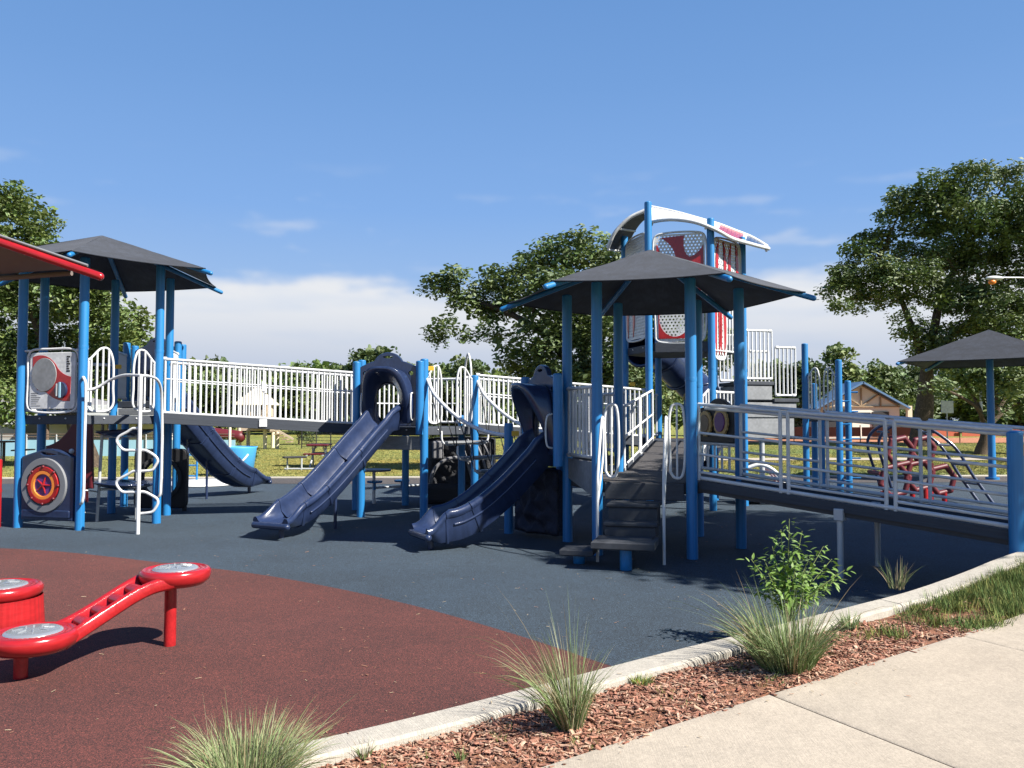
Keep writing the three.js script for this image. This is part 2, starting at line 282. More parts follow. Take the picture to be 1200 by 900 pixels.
{
  const path = new THREE.Group(); path.name = 'concrete_path'; path.userData = { kind: 'structure' }; scene.add(path);
  const ja = xd(onUp(905, 814, -0.04)), jb = xd(onUp(1110, 895, -0.04)), sj = (ja[0] - S0[0]) * SE[0] + (ja[1] - S0[1]) * SE[1];
  const jd = [jb[0] - ja[0], jb[1] - ja[1]], jl = Math.hypot(...jd); jd[0] /= jl; jd[1] /= jl;
  const cuts = [-6.6, -4.9, -3.2, -1.5, 0.2, 1.9, 3.6].map(v => v - 0.2 + sj);
  for (let i = 0; i < cuts.length - 1; i++) for (let row = 0; row < 2; row++) {
    const e = 0.004, f = (u, v) => { const s = mix(cuts[i] + e, cuts[i + 1] - e, u), w = row * 1.9 + mix(0.002, 1.896, v), a = pathAt(s), q = [a[0] + jd[0] * w, a[1] + jd[1] * w]; const edge = Math.min(u, 1 - u) * 1.7 < 0.01 ? 0.006 : 0; return p3(q, Hs(tOf(q)) - 0.04 - edge); };
    // rounded slab top with skirts
    const n = 30, us = [0, 0.006, ...Array.from({ length: n - 1 }, (_, k) => (k + 1) / n), 0.994, 1], vs = [0, 0.006, ...Array.from({ length: n - 1 }, (_, k) => (k + 1) / n), 0.994, 1];
    const pos = [], uv = [], idx = [], col = [], C = us.length;
    const pushRow = (vv, drop) => us.forEach(u => { const p = f(u, vv); if (drop) p.y -= drop; pos.push(p.x, p.y, p.z); uv.push(p.x + i * 0.43, -p.z - drop + row * 0.3); const a = 1 + 0.10 * fbm(p.x * 1.1 + i * 5, -p.z * 1.1, row + 2, 4) + (i % 2) * 0.025, b = 0.03 * fbm(p.x * 0.6, -p.z * 0.6, 6, 2); col.push(a * (1 + b), a, a * (1 - b)); });
    pushRow(0, 0.2); vs.forEach((v, k) => pushRow(v, k === 0 || k === vs.length - 1 ? 0.006 : 0)); pushRow(1, 0.2);
    for (let j = 0; j < vs.length + 1; j++) for (let k = 0; k < C - 1; k++) { const o = j * C + k; idx.push(o, o + C, o + 1, o + 1, o + C, o + C + 1); }
    const g = new THREE.BufferGeometry(); g.setAttribute('position', new THREE.Float32BufferAttribute(pos, 3)); g.setAttribute('uv', new THREE.Float32BufferAttribute(uv, 2)); g.setAttribute('color', new THREE.Float32BufferAttribute(col, 3)); g.setIndex(idx); g.computeVertexNormals();
    mesh('concrete_slab', g, M.path, path);
  }
  structure('path_bedding', sheet(40, 8, (u, v) => { const q = pathAt(mix(-9, 7, u), mix(0.02, 4.2, v)); return p3(q, Hs(tOf(q)) - 0.06); }), M.soil);
}
// the grass field out to the horizon
const fieldTex = tex(1024, (u, v) => { const k = T512(u, v) * 0.5 + T128(u, v) * 0.3 + T400(u * 2, v * 2) * 0.2, dry = sst(0.35, 0.7, T32(u, v) * 0.5 + T128(u, v) * 0.5), b = 0.6 + 0.8 * k; return [mix(98, 146, dry) * b, mix(112, 136, dry) * b, mix(42, 64, dry) * b]; }, { repeat: 1 / 6 });
const fieldTint = (x, d) => { const k = 1 + 0.35 * fbm(x * 0.11, d * 0.22, 3, 3), y = fbm(x * 0.06, d * 0.14, 9, 3); return [k * (1 + 0.30 * y), k, k * (1 - 0.25 * y)]; };
M.field = std(lin(1, 1, 1), 1, 0, { map: fieldTex, vertexColors: true, bumpMap: rubBump, bumpScale: 0.03 });
const fieldH = (x, d) => -0.045 + sst(30, 90, d) * 0.35;
structure('ground', sheet(150, 150, (u, v) => { const x = 420 * Math.pow(Math.abs(u * 2 - 1), 2.2) * Math.sign(u * 2 - 1), d = v < 0.1 ? mix(-120, 12, v / 0.1) : mix(12, 480, Math.pow((v - 0.1) / 0.9, 2)); return P(x, fieldH(x, d), d); }, fieldTint), M.field);
// a worn dirt strip and a pale walk beyond the play area, far right
const band = (x0, x1, f, w, h) => sheet(40, 3, (u, v) => { const x = mix(x0, x1, u), d = f(x) + w * v; return P(x, fieldH(x, d) + h, d); });
M.dirt = std(lin(1, 1, 1), 1, 0, { map: soilTex, color: lin(1.6, 1.5, 1.35) });
M.walk = std(lin(0.36, 0.31, 0.24), 0.95);
structure('far_walk', band(6, 30, x => 31.5 + 0.02 * (x - 6), 1.7, 0.02), M.walk);
structure('dirt_strip', band(8, 46, x => 51 + 0.6 * Math.sin(x * 0.4), 9, 0.02), M.dirt);

// ---------------------------------------------------------------- the play structure
const RH = 1.067, HEX = {};
const hexV = (c, r = RH) => [45, 105, 165, 225, 285, 345].map(a => add2(c, dir2(a), r)); // edge k runs k -> k+1 and faces 75 + 60k degrees
HEX.L = [-6.35, 12.73]; HEX.S = [-1.65, 13.99]; HEX.R = [1.74, 10.35]; HEX.T = [3.15, 15.2];
const VL = hexV(HEX.L), VS = hexV(HEX.S), VR = hexV(HEX.R), VT = hexV(HEX.T);
const DECK = { L: 1.61, S: 1.43, R: 0.84, T: 1.18, TU: 2.87, Q: 1.06, M: 1.85 };

const postGeo = (() => { const cache = {}; return (h, seam) => { const k = h.toFixed(2) + seam; if (!cache[k]) { const r = 0.0635, pts = [[0, 0], [r, 0]]; if (seam) pts.push([r, seam], [r + 0.004, seam + 0.004], [r + 0.004, seam + 0.05], [r, seam + 0.056]); pts.push([r, h - 0.02], [r * 0.9, h - 0.006], [r * 0.6, h], [0, h + 0.003]); cache[k] = new THREE.LatheGeometry(pts.map(q => new THREE.Vector2(...q)), 18); } return cache[k]; }; })();
function post(parent, p, top, bottom = 0, seam = 0, mat = M.blue) { const m = mesh('post', postGeo(top - bottom, seam), mat, parent); m.position.copy(p3(p, bottom)); return m; }
const rodGeo = new THREE.CylinderGeometry(1, 1, 1, 8);
function rod(name, parent, a, b, r, mat = M.white) { // shared unit cylinder stretched between two points
  const m = mesh(name, rodGeo, mat, parent), d = b.clone().sub(a); m.position.copy(a).add(b).multiplyScalar(0.5); m.scale.set(r, d.length(), r); m.quaternion.setFromUnitVectors(UP, d.normalize()); return m;
}
function barrier(parent, a, b, ha, hb, { height = 0.84, lift = 0.07, gap = 0.098, inset = 0.075, mid = 0, r = 0.0165, mat = M.white } = {}) {
  const g = part('barrier', parent), L = Math.hypot(b[0] - a[0], b[1] - a[1]), i = inset / L, A = lerp2(a, b, i), B = lerp2(a, b, 1 - i), h0 = mix(ha, hb, i), h1 = mix(ha, hb, 1 - i);
  rod('rail', g, p3(A, h0 + lift), p3(B, h1 + lift), 0.021, mat); rod('rail', g, p3(A, h0 + height), p3(B, h1 + height), 0.023, mat);
  if (mid) rod('rail', g, p3(A, h0 + mid), p3(B, h1 + mid), 0.012, mat);
  for (const [s, h] of [[0, ha], [1, hb]]) for (const y of [lift, height]) { const k = Math.min(0.45, 0.1 / L); rod('clamp', g, p3(lerp2(a, b, s ? 1 - k : k), h + y), p3(lerp2(a, b, s ? 1 - k * 0.4 : k * 0.4), h + y), 0.031, mat); }
  const n = Math.max(2, Math.round((L - 2 * inset) / gap));
  for (let k = 0; k <= n; k++) { const q = lerp2(A, B, k / n), h = mix(h0, h1, k / n); rod('baluster', g, p3(q, h + lift), p3(q, h + height), k === 0 || k === n ? 0.017 : r, mat); }
  return g;
}
function archedBarrier(parent, a, b, h, flip) { // half railing whose top sweeps up to a rounded shoulder beside an opening
  const g = part('barrier', parent), L = Math.hypot(b[0] - a[0], b[1] - a[1]), q = (s, y) => p3(lerp2(a, b, flip ? 1 - s / L : s / L), h + y), w = L - 0.03;
  const topY = s => 0.78 + 0.19 * sst(0.1 * w, 0.68 * w, s) - 0.14 * Math.pow(Math.max(0, (s - 0.8 * w) / (0.2 * w)), 2);
  const pts = [q(0.06, 0.78)]; for (let k = 1; k <= 8; k++) pts.push(q(0.06 + (w - 0.06) * k / 8, topY(0.06 + (w - 0.06) * k / 8)));
  mesh('rail', tube([...pts, q(w + 0.015, 0.7), q(w + 0.015, 0.4), q(w + 0.012, 0.14), q(w - 0.06, 0.07), q(0.12, 0.07), q(0.08, 0.12), q(0.07, 0.4), q(0.07, 0.76)], 0.017, 110), M.white, g);
  const n = Math.max(3, Math.round(w / 0.085)); for (let k = 1; k < n; k++) { const s = w * k / n + 0.03; rod('baluster', g, q(s, 0.07), q(s, topY(s)), 0.015); }
  return g;
}
const boltGeo = new THREE.SphereGeometry(0.013, 8, 6);
function deckOn(parent, pts, h, mat = M.deck) {
  const c = pts.reduce((s, p) => add2(s, p, 1 / pts.length), [0, 0]), inn = pts.map(p => lerp2(p, c, 0.035));
  mesh('deck', prism(inn, h - 0.13, h, 0.008), mat, parent);
  inn.forEach((p, k) => { const q = inn[(k + 1) % inn.length], l = Math.hypot(q[0] - p[0], q[1] - p[1]), n = [(q[1] - p[1]) / l, -(q[0] - p[0]) / l]; for (const s of [0.28, 0.72]) { const m = mesh('bolt', boltGeo, M.white, parent); m.position.copy(p3(add2(lerp2(p, q, s), n, 0.004), h - 0.045)); } });
}
function canopy(parent, c, eave, apex, r, { fabric = M.fabric, rib = M.blue, angles = [45, 105, 165, 225, 285, 345], ribR = 0.034, over = 0.1, centre = 0.35 } = {}) {
  const N = angles.length, n = 10, pos = [], idx = [], uv = [];
  const top = P(c[0], apex, c[1]), corner = angles.map(a => p3(add2(c, dir2(a), r), eave));
  for (let k = 0; k < N; k++) { // each sector sags a little between its ribs
    const A = corner[k], B = corner[(k + 1) % N], base = pos.length / 3;
    for (let i = 0; i <= n; i++) for (let j = 0; j <= n; j++) {
      const t = i / n, s = j / n, e = A.clone().lerp(B, s), bow = 4 * s * (1 - s), p = top.clone().lerp(e, t);
      p.y -= 0.035 * bow * t * (1 - 0.4 * t); const m = top.clone(); m.y = p.y; p.lerp(m, 0.028 * bow * t);
      p.y += 0.012 * noise(p.x * 1.3, p.z * 1.3, k); pos.push(p.x, p.y, p.z); uv.push(s * r, t * r);
      if (i < n && j < n) { const o = base + i * (n + 1) + j; idx.push(o, o + n + 1, o + 1, o + 1, o + n + 1, o + n + 2); }
    }
  }
  const g = new THREE.BufferGeometry(); g.setAttribute('position', new THREE.Float32BufferAttribute(pos, 3)); g.setAttribute('uv', new THREE.Float32BufferAttribute(uv, 2)); g.setIndex(idx); g.computeVertexNormals();
  const m = mesh('canopy', g, fabric, parent);
  for (let k = 0; k < N; k++) {
    const dirv = corner[k].clone().sub(top).normalize(), lo = corner[k].clone().addScaledVector(dirv, over), hi = top.clone().addScaledVector(dirv, centre * 0.3);
    lo.y -= ribR + 0.012; hi.y -= ribR + 0.02;
    mesh('rib', merge([cyl(hi, lo, ribR, ribR, 12), ball(lo, ribR * 0.99)]), rib, m);
    const A = corner[k], B = corner[(k + 1) % N], hem = []; for (let s = 0; s <= 6; s++) { const bow = 4 * (s / 6) * (1 - s / 6), p = A.clone().lerp(B, s / 6); p.y -= 0.035 * bow * 0.6; const q = top.clone(); q.y = p.y; p.lerp(q, 0.028 * bow); hem.push(p); }
    mesh('hem', new THREE.TubeGeometry(spline(hem), 12, 0.009, 6), fabric, m);
  }
  mesh('hub', new THREE.CylinderGeometry(0.09, 0.09, 0.1, 16).translate(c[0], apex - 0.09, -c[1]), rib, m);
  return m;
}
const clampTag = (parent, p, r = [1, 0]) => mesh('tag', plate(rrect(-0.05, -0.035, 0.05, 0.035, 0.01), 0.012, p, r, 0.003), M.yellow, parent);

// --- left tower with canopy
{
  const t = thing('play_tower', 'tall blue-posted hexagonal play tower with grey shade canopy and drum panel', 'play tower');
  canopy(t, HEX.L, 3.80, 4.40, 1.84);
  VL.forEach((p, k) => post(t, p, 3.86 + (k % 2) * 0.02, 0, 2.55));
  deckOn(t, VL, DECK.L);
  // front play panel: white board, grey disc, red figure, little turning drum
  const a = VL[3], b = VL[4], L = RH, r = [(b[0] - a[0]) / L, (b[1] - a[1]) / L], o = (s, h, out = 0) => p3(add2(add2(a, r, s), [r[1], -r[0]], out), h);
  const pan = part('activity_panel', t, 'white play panel with red and grey shapes');
  mesh('board', plate(rrect(0.16, 0.09, 0.95, 0.9, 0.07), 0.03, o(0, DECK.L), r, 0.008), M.white, pan);
  mesh('disc', plate(disc(0.42, 0.58, 0.215, 0.24), 0.02, o(0, DECK.L, 0.02), r, 0.004, 24), M.greyPanel, pan);
  const sh = new THREE.Shape(); sh.moveTo(0.21, 0.84); sh.quadraticCurveTo(0.45, 0.92, 0.62, 0.72); sh.quadraticCurveTo(0.7, 0.58, 0.88, 0.55); sh.lineTo(0.87, 0.2); sh.quadraticCurveTo(0.62, 0.2, 0.5, 0.3); sh.quadraticCurveTo(0.4, 0.38, 0.3, 0.36); sh.quadraticCurveTo(0.2, 0.5, 0.21, 0.84);
  mesh('emblem', plate(sh, 0.012, o(0, DECK.L, 0.013), r, 0.002), M.red, pan);
  mesh('drum', plate(disc(0.73, 0.36, 0.1, 0.115), 0.05, o(0, DECK.L, 0.03), r, 0.006, 24), M.navy, pan);
  mesh('drum_stripe', plate(rrect(0.715, 0.25, 0.745, 0.47, 0.008), 0.01, o(0, DECK.L, 0.06), r, 0.002), M.pool, pan);
  mesh('drum_stripe', plate(rrect(0.665, 0.27, 0.685, 0.45, 0.008), 0.01, o(0, DECK.L, 0.06), r, 0.002), M.galv, pan);
  for (let j = 0; j < 7; j++) mesh('print_line', plate(rrect(0.19, 0.13 + j * 0.03, 0.36 - (j * 7 % 4) * 0.022, 0.142 + j * 0.03, 0.003), 0.006, o(0, DECK.L, 0.014), r, 0.001), M.greyRing, pan);
  for (let j = 0; j < 7; j++) mesh('print_line', plate(rrect(0.80, 0.62 + j * 0.034, 0.86 - (j % 3) * 0.012, 0.642 + j * 0.034, 0.003), 0.008, o(0, DECK.L, 0.014), r, 0.001), M.dark, pan);
  mesh('frame', tube([o(0.12, DECK.L + 0.5), o(0.12, DECK.L + 0.86), o(0.17, DECK.L + 0.93), o(0.5, DECK.L + 0.95), o(0.92, DECK.L + 0.93), o(0.98, DECK.L + 0.87), o(0.98, DECK.L + 0.14), o(0.92, DECK.L + 0.07), o(0.18, DECK.L + 0.07), o(0.12, DECK.L + 0.13), o(0.12, DECK.L + 0.5)], 0.017, 90), M.white, pan);
  for (const [s, h] of [[0.1, 0.93], [1.0, 0.93]]) rod('bracket', pan, o(s - 0.05, DECK.L + h), o(s + 0.05, DECK.L + h), 0.018);
  // lower drum panel
  const lo = part('drum_panel', t, 'dark navy panel with a red and orange spinning wheel');
  const ps = new THREE.Shape(); ps.moveTo(0.08, 0.12); ps.lineTo(0.985, 0.12); ps.lineTo(0.985, 1.02); ps.quadraticCurveTo(0.9, 1.06, 0.78, 1.1); ps.quadraticCurveTo(0.55, 1.17, 0.36, 1.1); ps.quadraticCurveTo(0.2, 1.06, 0.08, 1.02); ps.closePath();
  ps.holes.push(circleHole(0.56, 1.075, 0.13, 0.028));
  mesh('board', plate(ps, 0.09, o(0, 0), r, 0.02), M.navy, lo);
  mesh('lower_moulding', plate(rrect(0.12, 0.16, 0.94, 0.27, 0.03), 0.03, o(0, 0, 0.05), r, 0.012), M.navy, lo);
  const ring = (name, r0, r1, t0, z, mat) => { const s = disc(0.5, 0.62, r1, r1); if (r0) s.holes.push(circleHole(0.5, 0.62, r0, r0, 32)); mesh(name, plate(s, t0, o(0, 0, z), r, 0.006, 32), mat, lo); };
  ring('rim', 0.29, 0.385, 0.05, 0.055, M.greyRing); ring('hub_plate', 0, 0.285, 0.02, 0.05, M.greyRing); ring('wheel', 0.205, 0.265, 0.04, 0.07, M.red); ring('wheel', 0.155, 0.205, 0.04, 0.068, M.orange); ring('wheel', 0, 0.155, 0.02, 0.06, M.purple);
  for (let k = 0; k < 5; k++) { const q = k * 72 * DEG; mesh('spoke', cyl(o(0.5, 0.62, 0.075), o(0.5 + 0.12 * Math.cos(q), 0.62 + 0.12 * Math.sin(q), 0.075), 0.02, 0.008), M.red, lo); }
  for (let k = 0; k < 8; k++) { const q = k * 45 * DEG; mesh('bead', ball(o(0.5 + 0.262 * Math.cos(q), 0.62 + 0.262 * Math.sin(q), 0.085), 0.022), M.darkRed, lo); }
  // climber opening: half railings both sides; back railings
  archedBarrier(t, VL[4], lerp2(VL[4], VL[5], 0.40), DECK.L); archedBarrier(t, lerp2(VL[4], VL[5], 0.64), VL[5], DECK.L, true);
  barrier(t, VL[1], VL[2], DECK.L, DECK.L); barrier(t, VL[2], VL[3], DECK.L, DECK.L);
  const tg = [[VL[2], 2.5], [VL[1], 2.42]]; for (const [p, h] of tg) clampTag(t, p3(add2(p, [0.11, -0.08]), h));
  rebase(t);
}
// --- rear platform behind the left tower
const dirBack = dir2(105), VM = [VL[0], VL[1], add2(VL[1], dirBack, RH), add2(VL[0], dirBack, RH)];
{
  const t = thing('play_platform', 'small rear deck beside the canopied tower, leading to the slide behind the bridge', 'platform');
  for (const p of [VM[2], VM[3]]) post(t, p, 2.92);
  const c = VM.reduce((s, p) => add2(s, p, 0.25), [0, 0]); mesh('deck', prism(VM.map(p => lerp2(p, c, 0.09)), DECK.M - 0.11, DECK.M, 0.008), M.deck, t);
  mesh('riser_panel', wallBox(lerp2(VM[0], VM[1], 0.1), lerp2(VM[0], VM[1], 0.9), DECK.L + 0.01, DECK.M - 0.12, 0.03), M.greyPanel, t);
  barrier(t, VM[1], VM[2], DECK.M, DECK.M); barrier(t, VM[3], VM[0], DECK.M, DECK.M);
  rebase(t);
}
// --- bridge from left tower to slide deck
function rampDeckBetween(t, a0, a1, b0, b1, ha, hb, thick = 0.1, mat = M.rampDeck) {
  const q = [p3(a0, ha), p3(a1, ha), p3(b1, hb), p3(b0, hb)], n = q.flatMap(v => [v.x, v.y, v.z]), l = q.flatMap(v => [v.x, v.y - thick, v.z]), pos = [], uv = [];
  const V = [...n, ...l], f = (i, j, k, m, us) => { for (const [a, u] of [[i, us[0]], [j, us[1]], [k, us[2]], [i, us[0]], [k, us[2]], [m, us[3]]]) { pos.push(V[a * 3], V[a * 3 + 1], V[a * 3 + 2]); uv.push(...u); } }, U = [[0, 0], [1, 0], [1, 3], [0, 3]];
  f(0, 1, 2, 3, U); f(4, 7, 6, 5, U); f(0, 4, 5, 1, U); f(1, 5, 6, 2, U); f(2, 6, 7, 3, U); f(3, 7, 4, 0, U);
  const g = new THREE.BufferGeometry(); g.setAttribute('position', new THREE.Float32BufferAttribute(pos, 3)); g.setAttribute('uv', new THREE.Float32BufferAttribute(uv, 2)); g.computeVertexNormals(); return mesh('deck', g, mat, t);
}
function bridge(label, A, B, ha, hb, opt = {}) { // A, B: pairs of plan points [near side, far side]
  const t = thing('ramp_bridge', label, 'bridge', opt.group);
  const sh = (p, q, k) => { const L = Math.hypot(q[0] - p[0], q[1] - p[1]); return lerp2(p, q, k / L); };
  const a0 = sh(A[0], A[1], 0.06), a1 = sh(A[1], A[0], 0.06), b0 = sh(B[0], B[1], 0.06), b1 = sh(B[1], B[0], 0.06);
  rampDeckBetween(t, a0, a1, b0, b1, ha - 0.02, hb - 0.02, 0.1);
  for (const [p, q] of [[a0, b0], [a1, b1]]) mesh('side_channel', beam(p3(p, ha - 0.04), p3(q, hb - 0.04), 0.03, 0.15), M.deck, t);
  const L = Math.hypot(b0[0] - a0[0], b0[1] - a0[1]), n = opt.sections || 1;
  for (const [p, q] of [[a0, b0], [a1, b1]]) for (let k = 0; k < n; k++) {
    const u = k / n, v = (k + 1) / n; if (opt.open) { const g = part('guard_rail', t), q2 = (w, h) => p3(lerp2(p, q, w), mix(ha, hb, w) + h), w0 = u + 0.03, w1 = v - 0.015; for (const h of [0.88, 0.46, 0.06]) rod('rail', g, q2(w0, h), q2(w1, h), h > 0.8 ? 0.02 : 0.016); for (let i = 0; i < 3; i++) { const w = mix(w0, w1, i / 2); rod('upright', g, q2(w, 0), q2(w, 0.88), 0.02); } continue; }
    barrier(t, lerp2(p, q, u), lerp2(p, q, v), mix(ha, hb, u) + 0.0, mix(ha, hb, v), { inset: k === 0 ? 0.08 : 0.02, gap: 0.083, r: 0.0145, mid: 0.56, lift: 0.05, height: 0.86 });
  }
  for (const [p, q] of [[a0, b0], [a1, b1]]) { const m = lerp2(p, q, 0.5); mesh('joint_bracket', wallBox(lerp2(p, q, 0.48), lerp2(p, q, 0.52), mix(ha, hb, 0.5) - 0.09, mix(ha, hb, 0.5) + 0.03, 0.07), M.white, t); if (opt.leg) rod('leg', t, p3(m, 0), p3(m, mix(ha, hb, 0.5) - 0.08), 0.03, M.white); mesh('joint_plate', wallBox(lerp2(p, q, 0.49), lerp2(p, q, 0.51), mix(ha, hb, 0.5) + 0.46, mix(ha, hb, 0.5) + 0.62, 0.05), M.white, t); }
  return rebase(t);
}
bridge('white-railed bridge joining the canopied drum-panel tower to the slide tower', [VL[5], VL[0]], [VS[3], VS[2]], DECK.L, DECK.S);
bridge('white-railed bridge joining the slide tower to the tall arched-roof tower', [VS[5], VS[0]], [VT[3], VT[2]], DECK.S, DECK.T + 0.02);

// --- slides
function sweep(path, lateral, prof, n, s0, s1) { // closed profile prof(s) -> [[w, h], ...] swept along the path between s0 and s1
  const pos = [], idx = [], uv = []; let m = 0;
  for (let i = 0; i <= n; i++) {
    const s = mix(s0, s1, i / n), c = path.getPointAt(s), tg = path.getTangentAt(s), lat = lateral.clone().addScaledVector(tg, -lateral.dot(tg)).normalize(), up = new V3().crossVectors(lat, tg).normalize(); if (up.y < 0) up.negate();
    const q = prof(s); m = q.length;
    q.forEach((w, j) => { const v = c.clone().addScaledVector(lat, w[0]).addScaledVector(up, w[1]); pos.push(v.x, v.y, v.z); uv.push(j / m * 2, s * 3); if (i < n) { const o = i * m + j, e = i * m + (j + 1) % m; idx.push(o, e, o + m, e, e + m, o + m); } });
  }
  for (const i of [0, n]) { const q = i * m, o = pos.length / 3; for (let j = 0; j < m; j++) { pos.push(pos[(q + j) * 3], pos[(q + j) * 3 + 1], pos[(q + j) * 3 + 2]); uv.push(0, 0); } const half = Math.floor(m / 2); for (let j = 0; j < half; j++) { const a = o + j, b = o + j + 1, c = o + m - 1 - j, d = o + m - 2 - j; if (d > b) idx.push(a, b, c, b, d, c); } }
  const g = new THREE.BufferGeometry(); g.setAttribute('position', new THREE.Float32BufferAttribute(pos, 3)); g.setAttribute('uv', new THREE.Float32BufferAttribute(uv, 2)); g.setIndex(idx); g.computeVertexNormals(); return g;
}
function slideProfile(w, h, skirt) { // U-shaped chute with rolled rims; runs along the inside, round one rim and back underneath
  const inn = [[-w, h], [-w + 0.012, h * 0.72], [-w + 0.03, h * 0.4], [-w + 0.075, h * 0.14], [-w * 0.62, 0.012], [-w * 0.3, -0.004], [0, -0.008]], r = inn.slice(0, -1).reverse().map(p => [-p[0], p[1]]);
  const rim = [[w + 0.022, h + 0.02], [w + 0.055, h + 0.014], [w + 0.075, h - 0.02], [w + 0.068, h - 0.06], [w + 0.04, h - 0.075]], out = [[w + 0.024, h * 0.35 - skirt * 0.4], [w - 0.01, -0.03 - skirt], [w * 0.6, -0.062 - skirt * 0.8], [0, -0.07 - skirt * 0.7]];
  const half = [...rim, ...out], left = half.slice(0, -1).reverse().map(p => [-p[0], p[1]]);
  return [...inn, ...r, ...half, ...left];
}
function hoodOver(t, c, r, h, w = 0.92) { // moulded entrance hood: panel with an arch, and a visor; c plan centre, r right vector, facing out
  const o = (s, y, out) => p3(add2(add2(c, r, s), [r[1], -r[0]], out), h + y), g = part('hood', t);
  const s = new THREE.Shape(), x = w / 2; s.moveTo(-x, 0); s.lineTo(-x, 0.93); s.quadraticCurveTo(-x * 0.7, 1.0, -x * 0.5, 1.02); s.quadraticCurveTo(-x * 0.35, 1.15, 0, 1.16); s.quadraticCurveTo(x * 0.35, 1.15, x * 0.5, 1.02); s.quadraticCurveTo(x * 0.7, 1.0, x, 0.93); s.lineTo(x, 0); s.closePath();
  const a = new THREE.Path(); a.moveTo(-0.21, 0.02); a.lineTo(-0.21, 0.46); a.absarc(0, 0.46, 0.21, Math.PI, 0, true); a.lineTo(0.21, 0.02); a.closePath(); s.holes.push(a);
  s.holes.push(circleHole(-x + 0.09, 0.83, 0.055, 0.05), circleHole(x - 0.09, 0.83, 0.055, 0.05), circleHole(0, 1.085, 0.1, 0.035));
  mesh('panel', plate(s, 0.07, p3(c, h), r, 0.014), M.navy, g);
  const pos = [], idx = [], uv = [], N = 28, K = 6; // visor: arch shell that leans out over the chute
  const shell = (k, off) => { for (let i = 0; i <= N; i++) { const u = i / N, ang = Math.PI * (1 - u), sd = Math.sin(ang), e = k / K, rx = off ? mix(0.43, 0.375, e) : mix(0.205, 0.33, e), ry = off ? mix(0.44, 0.36, e) : mix(0.21, 0.31, e), y0 = mix(0.46, 0.56, e * sd), low = 0.52 * (1 - Math.pow(sd, 0.35)), out = 0.03 + e * 0.36 * Math.pow(sd, 0.7); const sq = off ? 0.62 : 0.85, cx = Math.sign(Math.cos(ang)) * Math.pow(Math.abs(Math.cos(ang)), sq), v = o(rx * cx, Math.max(0.03, y0 + ry * Math.pow(sd, sq) - low), out); pos.push(v.x, v.y, v.z); uv.push(u * 2, e); } };
  for (let k = 0; k <= K; k++) shell(k, 0); for (let k = K; k >= 0; k--) shell(k, 0.05); const rows = 2 * K + 2;
  for (let k = 0; k < rows; k++) for (let i = 0; i < N; i++) { const o1 = k * (N + 1) + i, o2 = ((k + 1) % rows) * (N + 1) + i; idx.push(o1, o1 + 1, o2, o1 + 1, o2 + 1, o2); }
  const vg = new THREE.BufferGeometry(); vg.setAttribute('position', new THREE.Float32BufferAttribute(pos, 3)); vg.setAttribute('uv', new THREE.Float32BufferAttribute(uv, 2)); vg.setIndex(idx); vg.computeVertexNormals(); mesh('visor', vg, M.navy, g);
  for (const k of [-1, 1]) { mesh('side_post', postGeo(1.14, 0), M.blue, g).position.copy(o(k * (x + 0.055), -0.12, 0.02)); mesh('grab_handle', tube([o(k * (x - 0.06), 0.1, 0.05), o(k * (x - 0.06), 0.12, 0.11), o(k * (x - 0.06), 0.5, 0.11), o(k * (x - 0.06), 0.52, 0.05)], 0.013, 20), M.white, g); }
  return g;
}
